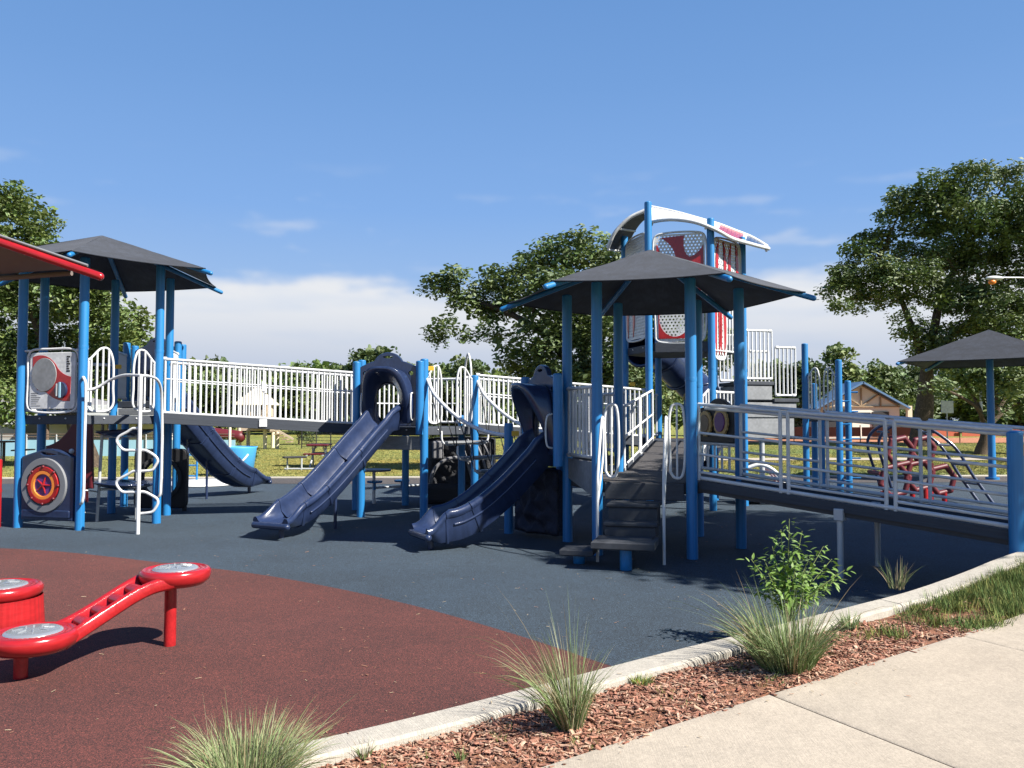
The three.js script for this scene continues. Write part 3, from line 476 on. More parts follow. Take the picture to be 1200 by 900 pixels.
function slide(label, start, end, h0, h1, { w = 0.25, wall = 0.2, hood = true, rightOf, skirt = 0.03, legs = [], bulge = 0, curve = 1.2, lipLegs = true } = {}) {
  const t = thing('slide', label, 'slide'), D = [end[0] - start[0], end[1] - start[1]], L = Math.hypot(...D), u = [D[0] / L, D[1] / L], r = [-u[1], u[0]]; // facing out: right vector with outward normal u
  const R = [u[1] * -1, u[0]];
  const hs = s => { const a = 0.05, b = 0.82; if (s < a) return h0; if (s > b) return mix(h1 + 0.035, h1, (s - b) / (1 - b)); const v = (s - a) / (b - a), k = v - bulge * Math.sin(v * 2 * Math.PI) / (2 * Math.PI) * 1.0; const e = 1 - Math.pow(1 - k, curve); return mix(h0, h1 + 0.035, mix(e, v * v * (3 - 2 * v), 0.18)); };
  const pts = []; for (let k = 0; k <= 16; k++) { const s = k / 16; pts.push(p3(add2(start, u, L * s), hs(s))); }
  const path = spline(pts), lat = new V3(R[0], 0, -R[1]);
  const prof = s => slideProfile(w * (s > 0.9 ? 1 + 0.12 * sst(0.9, 1, s) : 1), wall * (1 - 0.72 * sst(0.84, 0.985, s)) * (1 + 0.35 * sst(0.09, 0.0, s)), skirt * (1 - sst(0.9, 1, s)));
  const cuts = [0, 0.36, 0.66, 0.865, 1]; for (let k = 0; k < 4; k++) mesh('chute_section', sweep(path, lat, prof, 18, cuts[k] + (k ? 0.0016 : 0), cuts[k + 1] - (k < 3 ? 0.0016 : 0)), M.navy, t);
  for (const s of [0.36, 0.66, 0.865]) mesh('flange', sweep(path, lat, q => { const p = prof(q), c = p.length / 2; return p.map((v, i) => i < 13 ? [v[0] * 1.02, v[1] - 0.03] : [v[0] * 1.035, v[1] < 0.02 ? v[1] - 0.018 : v[1] + 0.003]); }, 2, s - 0.008, s + 0.008), M.navy, t);
  const lip = path.getPointAt(0.999), lw = w * 1.12; mesh('lip', merge([cyl(lip.clone().addScaledVector(lat, -lw - 0.05), lip.clone().addScaledVector(lat, lw + 0.05), 0.045, 0.045, 12), ball(lip.clone().addScaledVector(lat, -lw - 0.05), 0.045), ball(lip.clone().addScaledVector(lat, lw + 0.05), 0.045)]).translate(0, -0.022, 0), M.navy, t);
  for (const s of legs) { const q = path.getPointAt(s); rod('leg', t, new V3(q.x, 0, q.z), new V3(q.x, q.y - 0.05, q.z), 0.024, M.navy); }
  if (lipLegs) { const q = path.getPointAt(0.93); rod('foot', t, new V3(q.x, 0, q.z), new V3(q.x, q.y - 0.03, q.z), 0.035, M.navy); }
  // mouldings: a raised bead along the outside of both walls
  for (const k of [-1, 1]) { const bp = []; for (let i = 1; i <= 12; i++) { const s = 0.06 + i * 0.063, q = path.getPointAt(s), tg = path.getTangentAt(s), up = new V3().crossVectors(lat, tg).normalize(); if (up.y < 0) up.negate(); bp.push(q.addScaledVector(lat, k * (w + 0.032)).addScaledVector(up, wall * 0.3)); } mesh('bead', tube(bp, 0.016, 60, 6), M.navy, t); }
  if (hood) { const f = rightOf || u; hoodOver(t, add2(start, f, 0.03), [-f[1], f[0]], h0 - 0.01); }
  return rebase(t);
}
const mS = mid2(VS[3], VS[4]);
slide('navy moulded slide with hood coming down from the bare-topped hexagonal deck', add2(mS, dir2(255), 0.14), [-3.12, 10.75], DECK.S + 0.02, 0.2, { legs: [0.52], wall: 0.24, w: 0.205, rightOf: dir2(260), curve: 1.22 });
const dQ = dir2(135), VQ = [VR[1], VR[2], add2(VR[2], dQ, RH), add2(VR[1], dQ, RH)]; // F, A, A', F'
const mQ = mid2(VQ[1], VQ[2]);
slide('short navy slide with hood beside the steps of the wide canopied deck', [0.42, 10.68], [-1.1, 9.93], DECK.Q + 0.05, 0.2, { w: 0.205, wall: 0.24, skirt: 0.1, rightOf: dir2(202), curve: 1.75 });
const mM = mid2(VM[2], VM[3]);
slide('navy slide seen from below behind the white-railed bridge', add2(mM, dir2(75), 0.12), add2(mM, dir2(73), 3.2), DECK.M + 0.02, 0.24, { legs: [0.3, 0.5], wall: 0.26, w: 0.26, skirt: 0.06, curve: 1.35 });

// --- slide tower (hexagonal deck, no roof)
{
  const t = thing('play_tower', 'roofless hexagonal play deck on blue posts with a hooded slide', 'play tower');
  VS.forEach((p, k) => post(t, p, k === 3 || k === 4 ? 2.50 : k === 5 ? 2.28 : k === 0 ? 1.62 : k === 1 ? 1.5 : 2.4));
  deckOn(t, VS, DECK.S);
  mesh('apron_panel', wallBox(lerp2(VS[3], VS[4], 0.12), lerp2(VS[3], VS[4], 0.97), DECK.S - 0.36, DECK.S - 0.14, 0.02), M.greyPanel, t);
  barrier(t, VS[0], VS[1], DECK.S, DECK.S, { mid: 0.4 }); barrier(t, VS[1], VS[2], DECK.S, DECK.S, { mid: 0.4 });
  archedBarrier(t, VS[4], lerp2(VS[4], VS[5], 0.34), DECK.S); archedBarrier(t, lerp2(VS[4], VS[5], 0.62), VS[5], DECK.S, true);
  // slim barrier between hood post and corner post
  const g = part('barrier', t), q = add2(VS[4], [-0.12, -0.06]); rod('rail', g, p3(q, DECK.S + 0.1), p3(VS[4], DECK.S + 0.1), 0.015); rod('rail', g, p3(q, DECK.S + 0.92), p3(VS[4], DECK.S + 0.92), 0.015); rod('baluster', g, p3(lerp2(q, VS[4], 0.3), DECK.S + 0.1), p3(lerp2(q, VS[4], 0.3), DECK.S + 0.92), 0.012);
  clampTag(t, p3(add2(VS[4], [0.1, 0]), 2.35));
  const ah = part('arch_handle', t), m0 = lerp2(VS[0], VS[5], 0.25), m1 = lerp2(VS[0], VS[5], 0.75);
  mesh('hoop', tube([p3(m0, DECK.S), p3(m0, 2.2), p3(lerp2(m0, m1, 0.12), 2.5), p3(lerp2(m0, m1, 0.5), 2.68), p3(lerp2(m0, m1, 0.88), 2.5), p3(m1, 2.2), p3(m1, DECK.S)], 0.018, 70), M.white, ah);
  rebase(t);
}
// --- low platform between rope bridge and canopied deck
{
  const t = thing('play_platform', 'low deck under the short slide hood, beside the rope step bridge', 'platform');
  post(t, VQ[2], 1.5); post(t, VQ[3], 1.5);
  const c = VQ.reduce((s, p) => add2(s, p, 0.25), [0, 0]); mesh('deck', prism(VQ.map(p => lerp2(p, c, 0.09)), DECK.Q - 0.12, DECK.Q, 0.008), M.deck, t);
  mesh('riser_panel', wallBox(lerp2(VQ[0], VQ[1], 0.1), lerp2(VQ[0], VQ[1], 0.9), DECK.R + 0.01, DECK.Q - 0.125, 0.03), M.greyPanel, t);
  clampTag(t, p3(add2(VQ[2], [0.09, -0.05]), 1.36));
  barrier(t, VQ[3], VQ[0], DECK.Q, DECK.Q);
  rebase(t);
}
function rockMass(a, b, h0, h1, depthv, mat, seedk, bulge = 0.12) { // rough moulded rock wall between two plan points
  const nx = 22, ny = 18, pos = [], idx = [], uv = [], L = Math.hypot(b[0] - a[0], b[1] - a[1]), r = [(b[0] - a[0]) / L, (b[1] - a[1]) / L], n = [r[1], -r[0]];
  const P1 = (s, v, side) => { const k = Math.abs(noise(s * 5 * L, v * 4, seedk)) * 2, e = Math.pow(Math.sin(Math.PI * Math.min(1, Math.max(0, s))), 0.4), o = side * (depthv * 0.5 * (0.55 + 0.45 * e) + bulge * (k - 0.3) * e); const q = add2(add2(a, r, s * L), n, o); return p3(q, mix(h0, h1, v) - 0.05 * (1 - e) * v); };
  for (const side of [1, -1]) { const base = pos.length / 3; for (let j = 0; j <= ny; j++) for (let i = 0; i <= nx; i++) { const p = P1(i / nx, j / ny, side); pos.push(p.x, p.y, p.z); uv.push(i / nx, j / ny); if (i < nx && j < ny) { const o = base + j * (nx + 1) + i; side > 0 ? idx.push(o, o + 1, o + nx + 1, o + 1, o + nx + 2, o + nx + 1) : idx.push(o, o + nx + 1, o + 1, o + 1, o + nx + 1, o + nx + 2); } } }
  const off = (nx + 1) * (ny + 1); for (let i = 0; i < nx; i++) for (const j of [0, ny]) { const o = j * (nx + 1) + i; idx.push(o, o + off, o + 1, o + 1, o + off, o + off + 1); } for (let j = 0; j < ny; j++) for (const i of [0, nx]) { const o = j * (nx + 1) + i; idx.push(o, o + nx + 1, o + off, o + off, o + nx + 1, o + off + nx + 1); }
  const g = new THREE.BufferGeometry(); g.setAttribute('position', new THREE.Float32BufferAttribute(pos, 3)); g.setAttribute('uv', new THREE.Float32BufferAttribute(uv, 2)); g.setIndex(idx); g.computeVertexNormals(); return g;
}
M.rockNavy = std(lin(0.016, 0.02, 0.04), 0.75, 0, { bumpMap: scuff, bumpScale: 0.02 });
single('rock_wall', rockMass(add2(VQ[2], [0.12, -0.02]), add2(VQ[1], [-0.08, 0.06]), 0.06, 0.92, 0.16, M.rockNavy, 3), M.rockNavy, 'dark moulded climbing rock wall under the short slide deck', 'climbing wall');

// --- rope step bridge from slide tower down to the low platform
{
  const t = thing('rope_bridge', 'hanging step bridge with sagging white handrails and black ropes', 'rope bridge');
  const A = [VS[4], VS[5]], B = [VQ[2], VQ[3]], rails = [];
  for (let k = 0; k < 2; k++) {
    const a = p3(A[k], 2.17), b = p3(B[k], 1.33), pts = []; for (let i = 0; i <= 8; i++) { const s = i / 8, p = a.clone().lerp(b, s); p.y -= 0.26 * 4 * s * (1 - s) * (1 - 0.25 * s); pts.push(p); }
    pts[0].add(new V3(0.05, 0, 0.03)); mesh('handrail', tube(pts, 0.029, 60), M.white, t); rails.push(spline(pts));
    rod('rail_bracket', t, a.clone().add(new V3(-0.03, 0.02, 0)), a.clone().add(new V3(0.08, -0.01, 0.03)), 0.036);
  }
  const e = dir2(45), treads = [[0.2, 1.2], [0.4, 0.98], [0.6, 0.80], [0.8, 0.86]];
  for (const [s, h] of treads) {
    const c0 = lerp2(A[0], B[0], s), c1 = lerp2(A[1], B[1], s), q = k => lerp2(c0, c1, k), g = part('step', t);
    mesh('tread', beam(p3(q(0.1), h), p3(q(0.9), h), 0.16, 0.03), M.greyPanel, g);
    mesh('frame', tube([p3(q(0.04), h + 0.16), p3(q(0.05), h + 0.03), p3(q(0.1), h - 0.025), p3(q(0.5), h - 0.028), p3(q(0.9), h - 0.025), p3(q(0.95), h + 0.03), p3(q(0.96), h + 0.16)], 0.016, 50), M.white, g);
    for (const [k, w] of [[0, 0.04], [1, 0.96]]) for (const ds of [-0.13, 0.02]) { const top = rails[k].getPointAt(Math.max(0.01, s + ds)); rod('rope', g, top, p3(q(w), h + 0.03), 0.008, M.rope); }
  }
  rebase(t);
}

// --- canopied deck on the right
{
  const t = thing('play_tower', 'wide grey-canopied hexagonal play deck with transfer steps and ramp', 'play tower');
  canopy(t, HEX.R, 3.08, 3.69, 1.84);
  VR.forEach(p => post(t, p, 3.16, 0, 1.98));
  deckOn(t, VR, DECK.R, M.rampDeck);
  mesh('fascia', wallBox(lerp2(VR[3], VR[4], 0.08), lerp2(VR[3], VR[4], 0.92), DECK.R - 0.2, DECK.R - 0.01, 0.03), M.tread, t);
  // barrier and sloping kick panel on the slide side
  const bg = barrier(t, VR[2], VR[3], DECK.R + 0.2, DECK.R + 0.2, { height: 0.9, gap: 0.14, r: 0.018 });
  const r = [(VR[3][0] - VR[2][0]) / RH, (VR[3][1] - VR[2][1]) / RH], ks = new THREE.Shape(); ks.moveTo(0.06, 0.22); ks.lineTo(1.0, 0.22); ks.lineTo(1.0, -0.2); ks.lineTo(0.06, -0.03); ks.closePath();
  mesh('kick_panel', plate(ks, 0.02, p3(VR[2], DECK.R), r, 0.004), M.greyPanel, t);
  // gear panel between the right-hand posts
  const gp0 = part('gear_panel', t, 'dark panel with tan and purple gear wheels'), a = VR[0], b = VR[5], u = [(b[0] - a[0]) / RH, (b[1] - a[1]) / RH], o = (s, h, out) => p3(add2(add2(a, u, s), [u[1], -u[0]], out), h);
  const gs = new THREE.Shape(); gs.moveTo(0.08, 0.42); gs.lineTo(0.98, 0.42); gs.lineTo(0.98, 0.86); gs.quadraticCurveTo(0.8, 0.9, 0.72, 0.95); gs.quadraticCurveTo(0.55, 1.02, 0.4, 0.94); gs.quadraticCurveTo(0.3, 0.88, 0.08, 0.86); gs.closePath();
  mesh('board', plate(gs, 0.06, o(0, DECK.R, 0), u, 0.01), M.black, gp0);
  const gear = (s, h, r0, mat, mat2) => { const sh = new THREE.Shape(); for (let k = 0; k <= 32; k++) { const q = k / 32 * Math.PI * 2, rad = r0 * (k % 2 ? 1 : 0.93); k ? sh.lineTo(s + rad * Math.cos(q), h + rad * Math.sin(q)) : sh.moveTo(s + rad, h); } mesh('gear', plate(sh, 0.03, o(0, DECK.R, 0.05), u, 0.003), mat, gp0); mesh('gear_face', plate(disc(s, h, r0 * 0.68), 0.02, o(0, DECK.R, 0.07), u, 0.003), mat2, gp0); };
  M.gearTan = std(lin(0.55, 0.36, 0.14), 0.6); gear(0.3, 0.66, 0.17, M.gearTan, M.timber); gear(0.7, 0.68, 0.18, M.gearTan, M.purple);
  // little rails flanking the ramp and step openings
  const low = barrier(t, VR[0], VR[5], DECK.R, DECK.R, { height: 0.40, gap: 0.2 });
  // side grab rails at the steps
  const gr = (s0, s1) => { const q = s => lerp2(VR[3], VR[4], s), g = part('grab_rail', t); mesh('hoop', tube([p3(q(s0), DECK.R + 0.12), p3(q(s0), DECK.R + 0.8), p3(q(mix(s0, s1, 0.25)), DECK.R + 0.88), p3(q(mix(s0, s1, 0.8)), DECK.R + 0.88), p3(q(s1), DECK.R + 0.8), p3(q(s1), DECK.R + 0.15), p3(q(mix(s0, s1, 0.75)), DECK.R + 0.06), p3(q(mix(s0, s1, 0.3)), DECK.R + 0.06), p3(q(s0), DECK.R + 0.12)], 0.017, 80), M.white, g); rod('baluster', g, p3(q(mix(s0, s1, 0.5)), DECK.R + 0.06), p3(q(mix(s0, s1, 0.5)), DECK.R + 0.88), 0.012); };
  gr(0.09, 0.22); gr(0.78, 0.92);
  rebase(t);
}
// --- transfer steps
{
  const t = thing('transfer_steps', 'dark moulded transfer steps with white handrails below the canopied deck', 'steps');
  const m = mid2(VR[3], VR[4]), out = dir2(255), r = [out[1] * -1, out[0]], q = (s, o) => add2(add2(m, r, s), out, o), cx = -0.1;
  const box = (name, s0, s1, o0, o1, h0, h1, mat = M.tread) => mesh(name, prism([q(s0, o0), q(s0, o1), q(s1, o1), q(s1, o0)].reverse(), h0, h1, 0.012), mat, t);
  const W = 0.28; const st = [[0.03, 0.27, 0.62], [0.275, 0.52, 0.44]];
  for (const [a, b, h] of st) { box('tread', cx - W - 0.01, cx + W + 0.01, a, b, h - 0.045, h); box('riser', cx - W + 0.01, cx + W - 0.01, a + 0.01, b - 0.012, 0.26, h - 0.047); }
  box('riser', cx - W, cx + W, -0.03, 0.028, 0.35, DECK.R - 0.21);
  box('landing', cx - 0.34, cx + 0.31, 0.525, 1.02, 0.22, 0.30);
  for (const [s, o] of [[-0.3, 0.6], [-0.25, 0.57], [-0.2, 0.56], [0.26, 0.6], [0.26, 0.65], [0.26, 0.7]]) { const c = q(cx + s, o); mesh('drain_hole', new THREE.CylinderGeometry(0.014, 0.014, 0.004, 10).translate(c[0], 0.303, -c[1]), M.black, t); }
  const lp = q(cx, 0.86); post(t, lp, 0.22, 0); 
  box('low_step', cx - 0.72, cx - 0.36, 0.44, 0.78, 0.1, 0.17); const ls = q(cx - 0.54, 0.6); post(t, ls, 0.1, 0);
  for (const s of [-0.36, 0.36]) {
    const p = (o, h) => p3(q(cx + s, o), h); const g = part('handrail', t);
    mesh('bar', tube([p(0.02, DECK.R + 0.72), p(0.08, DECK.R + 0.74), p(0.16, DECK.R + 0.66), p(0.34, DECK.R + 0.32), p(0.44, 0.9), p(0.46, 0.7), p(0.47, 0.0)], 0.017, 60), M.white, g);
    mesh('brace', tube([p(0.03, DECK.R + 0.7), p(0.05, DECK.R + 0.32), p(0.12, DECK.R + 0.18), p(0.3, DECK.R - 0.02), p(0.45, 0.62)], 0.013, 40), M.white, g);
  }
  rebase(t);
}
// --- ramp at the right with horizontal rails
{
  const t = thing('access_ramp', 'long access ramp with horizontal white pipe rails beside the kerb', 'ramp');
  const u = dir2(-45), L = 3.2, A = [VR[4], VR[5]], B = A.map(p => add2(p, u, L)), ha = DECK.R - 0.01, hb = 0.56, sh = (p, q, k) => lerp2(p, q, k / RH);
  const a0 = sh(A[0], A[1], 0.07), a1 = sh(A[1], A[0], 0.07), b0 = sh(B[0], B[1], 0.07), b1 = sh(B[1], B[0], 0.07);
  const s0 = add2(a0, u, 0.03), s1 = add2(a1, u, 0.03);
  rampDeckBetween(t, s0, s1, b0, b1, ha - 0.02, hb - 0.02, 0.07);
  [[a0, b0], [a1, b1]].forEach(([p, q], side) => {
    const at2 = (s, h) => p3(lerp2(p, q, s / L), mix(ha, hb, s / L) + h);
    mesh('side_channel', beam(at2(0.06, 0.0), at2(L, 0.0), 0.035, 0.09), M.deck, t);
    rod('curb_rail', t, at2(0.08, 0.075), at2(L - 0.04, 0.075), 0.022);
    for (let k = 0; k < 3; k++) {
      const g = part('guard_rail', t), x0 = k * L / 3 + 0.05, x1 = (k + 1) * L / 3 - 0.035;
      for (const h of [0.9, 0.58, 0.34, 0.14]) rod('rail', g, at2(x0, h), at2(x1, h), h === 0.9 ? 0.02 : 0.015);
      for (const x of [x0, x1]) rod('upright', g, at2(x, 0.05), at2(x, 0.9), 0.02);
    }
    const hand = []; for (let i = 0; i <= 6; i++) hand.push(at2(mix(0.1, L - 0.1, i / 6), 0.86)); const off = side ? [-0.05, -0.05] : [0.05, 0.05];
    hand.forEach(v => { v.x += off[0]; v.z -= off[1]; }); mesh('handrail', tube(hand, 0.018, 30), M.white, t);
    const m = at2(L * 0.515, 0); rod('leg', t, new V3(m.x, 0, m.z), new V3(m.x, m.y - 0.1, m.z), 0.032, M.galv); mesh('leg_bracket', wallBox(lerp2(p, q, 0.5), lerp2(p, q, 0.53), m.y - 0.13, m.y - 0.01, 0.09), M.galv, t);
  });
  for (const p of B) post(t, p, 1.46, 0.2);
  mesh('tag', plate(rrect(-0.06, -0.05, 0.06, 0.05, 0.015), 0.012, p3(add2(B[0], [0.1, -0.04]), 1.3), [1, 0], 0.003), M.yellow, t);
  rebase(t);
  const k = s => kerbAt(s, -0.02); structure('ramp_landing', prism([add2(B[0], u, 0.01), k(1.02), k(1.5), add2(B[1], u, 0.6), add2(B[1], u, 0.01)], -0.1, hb - 0.03, 0.005), M.path);
}
// --- ramp from canopied deck up to the tall tower: solid angled rails
bridge('steep bridge with open white rails climbing from the canopied deck to the arched-roof tower', [VR[1], VR[0]], [VT[3], VT[4]], DECK.R, DECK.T, { sections: 2, open: true });

// --- tall tower with arched roof
{
  const t = thing('play_tower', 'tallest blue-posted tower with white arched slat roof and red perforated panels', 'play tower');
  const tops = [4.7, 4.75, 5.0, 5.38, 5.02, 4.86]; VT.forEach((p, k) => post(t, p, tops[k], 0, 2.4));
  deckOn(t, VT, DECK.T); deckOn(t, VT, DECK.TU);
  const perf = (k, h0, h1, motif, s0 = 0.1, s1 = 0.97) => {
    const a = VT[k], b = VT[(k + 1) % 6], r = [(b[0] - a[0]) / RH, (b[1] - a[1]) / RH], g = part('perforated_panel', t), hh = h1 - h0, o = out => p3(add2(a, [r[1], -r[0]], out), h0);
    const s = rrect(s0, 0, s1, hh, 0.05), st = 0.062; let row = 0;
    for (let y = 0.06; y < hh - 0.04; y += st * 0.87, row++) for (let x = s0 + 0.06 + (row % 2) * st / 2; x < s1 - 0.045; x += st) s.holes.push(circleHole(x, y, 0.018, 0.018, 6));
    mesh('sheet', plate(s, 0.012, o(0), r, 0), M.white, g);
    mesh('frame', tube([[s0, 0.1], [s0, hh - 0.06], [s0 + 0.06, hh], [s1 - 0.06, hh], [s1, hh - 0.06], [s1, 0.06], [s1 - 0.06, 0], [s0 + 0.06, 0], [s0, 0.06], [s0, 0.1]].map(q => p3(add2(a, r, q[0]), h0 + q[1])), 0.018, 80), M.white, g);
    for (const sh of motif(s0, s1, hh)) mesh('red_figure', plate(sh, 0.01, o(0.014), r, 0.001, 18), M.red, g);
    return g;
  };
  const bites = (list) => (s0, s1, hh) => { const s = rrect(s0 + 0.05, 0.05, s1 - 0.05, hh - 0.05, 0.03); for (const c of list) s.holes.push(circleHole(mix(s0, s1, c[0]), hh * c[1], c[2], c[3] || c[2], 26)); return [s]; };
  const spray = (s0, s1, hh) => { const s = new THREE.Shape(), X = k => mix(s0, s1, k), Y = k => hh * k; s.moveTo(X(0.14), Y(0.93)); s.lineTo(X(0.6), Y(0.96)); s.quadraticCurveTo(X(0.55), Y(0.62), X(0.7), Y(0.52)); s.quadraticCurveTo(X(0.86), Y(0.55), X(0.97), Y(0.76)); s.lineTo(X(0.97), Y(0.36)); s.quadraticCurveTo(X(0.8), Y(0.2), X(0.6), Y(0.1)); s.quadraticCurveTo(X(0.44), Y(0.3), X(0.42), Y(0.55)); s.quadraticCurveTo(X(0.38), Y(0.78), X(0.14), Y(0.93)); const b = new THREE.Shape(); b.moveTo(X(0.05), Y(0.8)); b.quadraticCurveTo(X(0.18), Y(0.6), X(0.08), Y(0.35)); b.lineTo(X(0.05), Y(0.35)); b.closePath(); return [s, b]; };
  const leaves = (s0, s1, hh) => [0.12, 0.36, 0.6, 0.84].map((k, i) => { const s = new THREE.Shape(), X = mix(s0, s1, k), w = i % 2 ? 0.1 : -0.1; s.moveTo(X, 0.05 * hh); s.quadraticCurveTo(X + w * 1.6, hh * 0.5, X - w * 0.3, hh * 0.96); s.lineTo(X + w * 0.5, hh * 0.9); s.quadraticCurveTo(X + w * 0.3, hh * 0.5, X + w * 0.15, 0.05 * hh); s.closePath(); return s; });
  const none = () => [];
  perf(3, DECK.TU + 0.03, 3.86, bites([[0.40, 0.42, 0.27, 0.32], [0.85, 0.72, 0.085, 0.17], [0.86, 0.25, 0.08, 0.14], [0.12, 0.82, 0.05, 0.09], [0.66, 0.9, 0.06, 0.04]]), 0.12, 0.95);
  perf(3, 3.92, 4.78, spray); perf(4, 3.92, 4.7, leaves); perf(4, 2.6, 3.86, leaves, 0.1, 0.45); perf(2, 3.0, 3.86, (a, b, c) => leaves(a, b, c).slice(0, 2)); perf(2, 3.92, 4.85, none); perf(1, 3.92, 4.7, none);
  barrier(t, VT[4], VT[5], DECK.TU - 0.2, DECK.TU - 0.2, { height: 0.86 });
  mesh('fascia', wallBox(lerp2(VT[3], VT[4], 0.1), lerp2(VT[3], VT[4], 0.95), DECK.TU - 0.16, DECK.TU + 0.02, 0.03), M.deck, t);
  // lower deck railing at the front right, and stub rails
  barrier(t, lerp2(VT[4], VT[5], 0.05), VT[5], DECK.T, DECK.T, { gap: 0.13 }); barrier(t, VT[1], VT[2], DECK.T, DECK.T, { mid: 0.5 });
  clampTag(t, p3(add2(VT[2], [0.12, -0.1]), 2.2)); clampTag(t, p3(add2(VT[5], [-0.12, -0.1]), 2.15));
  // arched roof of slats: near edge and far edge curves, slats run between them
  const roof = part('arched_roof', t);
  const shell = (near, far, N, colour) => {
    const cn = new THREE.CatmullRomCurve3(near.map(p => at(...p))), cf = new THREE.CatmullRomCurve3(far.map(p => at(...p)));
    for (let i = 0; i < N; i++) {
      const u0 = i / N + 0.03 / N, u1 = (i + 1) / N - 0.03 / N, c = [cn.getPoint(u0), cn.getPoint(u1), cf.getPoint(u1), cf.getPoint(u0)], nrm = new V3().crossVectors(c[1].clone().sub(c[0]), c[3].clone().sub(c[0])).normalize(); if (nrm.y < 0) nrm.negate();
      const lo = c.map(v => v.clone().addScaledVector(nrm, -0.03)), V = [...c, ...lo], pos = [], f = (...q) => { for (const k of [q[0], q[1], q[2], q[0], q[2], q[3]]) pos.push(V[k].x, V[k].y, V[k].z); };
      f(0, 1, 2, 3); f(7, 6, 5, 4); f(0, 4, 5, 1); f(1, 5, 6, 2); f(2, 6, 7, 3); f(3, 7, 4, 0);
      const g = new THREE.BufferGeometry(); g.setAttribute('position', new THREE.Float32BufferAttribute(pos, 3)); g.setAttribute('uv', new THREE.Float32BufferAttribute(new Array(pos.length / 3 * 2).fill(0), 2)); g.computeVertexNormals();
      mesh('roof_slat', g, colour((i + 0.5) / N), roof);
    }
    for (const c of [cn, cf]) mesh('edge_tube', new THREE.TubeGeometry(c, 60, 0.034, 8), M.white, roof);
    for (const u of [0.02, 0.5, 0.98]) rod('cross_tube', roof, cn.getPoint(u).add(new V3(0, -0.05, 0)), cf.getPoint(u).add(new V3(0, -0.05, 0)), 0.022);
  };
  shell([[712, 290.5, 14.9], [719, 275, 14.8], [727, 265, 14.75], [739, 254.5, 14.7], [757, 246, 14.65]], [[733, 293, 16.4], [738, 279, 16.4], [744, 268, 16.4], [751, 259, 16.4], [760, 252, 16.4]], 16, () => M.deck);
  shell([[762, 260.5, 14.62], [775, 258, 14.45], [790, 257.2, 14.3], [815, 260.5, 14.08], [838, 269, 14.0], [858, 279.5, 14.2], [880, 286, 14.45], [901, 291.5, 14.7]], [[763, 242.5, 16.3], [778, 245.5, 16.2], [795, 249.5, 16.05], [820, 256.5, 15.9], [841, 262.5, 15.85], [862, 270.5, 16.0], [882, 278.5, 16.2], [899, 288.5, 16.4]], 32, u => u > 0.6 && u < 0.79 ? M.red : u > 0.82 && u < 0.955 ? M.navy : M.white);
  rebase(t);
}
// --- tube slide behind the tall tower
{
  const t = thing('tube_slide', 'dark navy tube slide curling down behind the tall tower', 'tube slide');
  const pts = [at(752, 408, 16.6), at(772, 414, 17.1), at(790, 432, 17.6), at(812, 452, 17.9), at(826, 470, 17.6), at(832, 500, 17.2), at(815, 540, 17.0)], c = spline(pts);
  const segs = 5; for (let k = 0; k < segs; k++) { const sub = []; for (let i = 0; i <= 6; i++) sub.push(c.getPointAt((k + i / 6 * 0.985 + 0.004) / segs)); mesh('tube_section', new THREE.TubeGeometry(spline(sub), 14, 0.36, 18), M.navy, t); mesh('flange', new THREE.TorusGeometry(0.365, 0.035, 8, 24).applyQuaternion(new THREE.Quaternion().setFromUnitVectors(new V3(0, 0, 1), c.getTangentAt(k / segs + 0.001))).translate(...c.getPointAt(k / segs + 0.001).toArray()), M.navy, t); }
  const q = c.getPointAt(0.45); rod('leg', t, new V3(q.x, 0, q.z), new V3(q.x, q.y - 0.3, q.z), 0.05, M.blue); rebase(t);
}
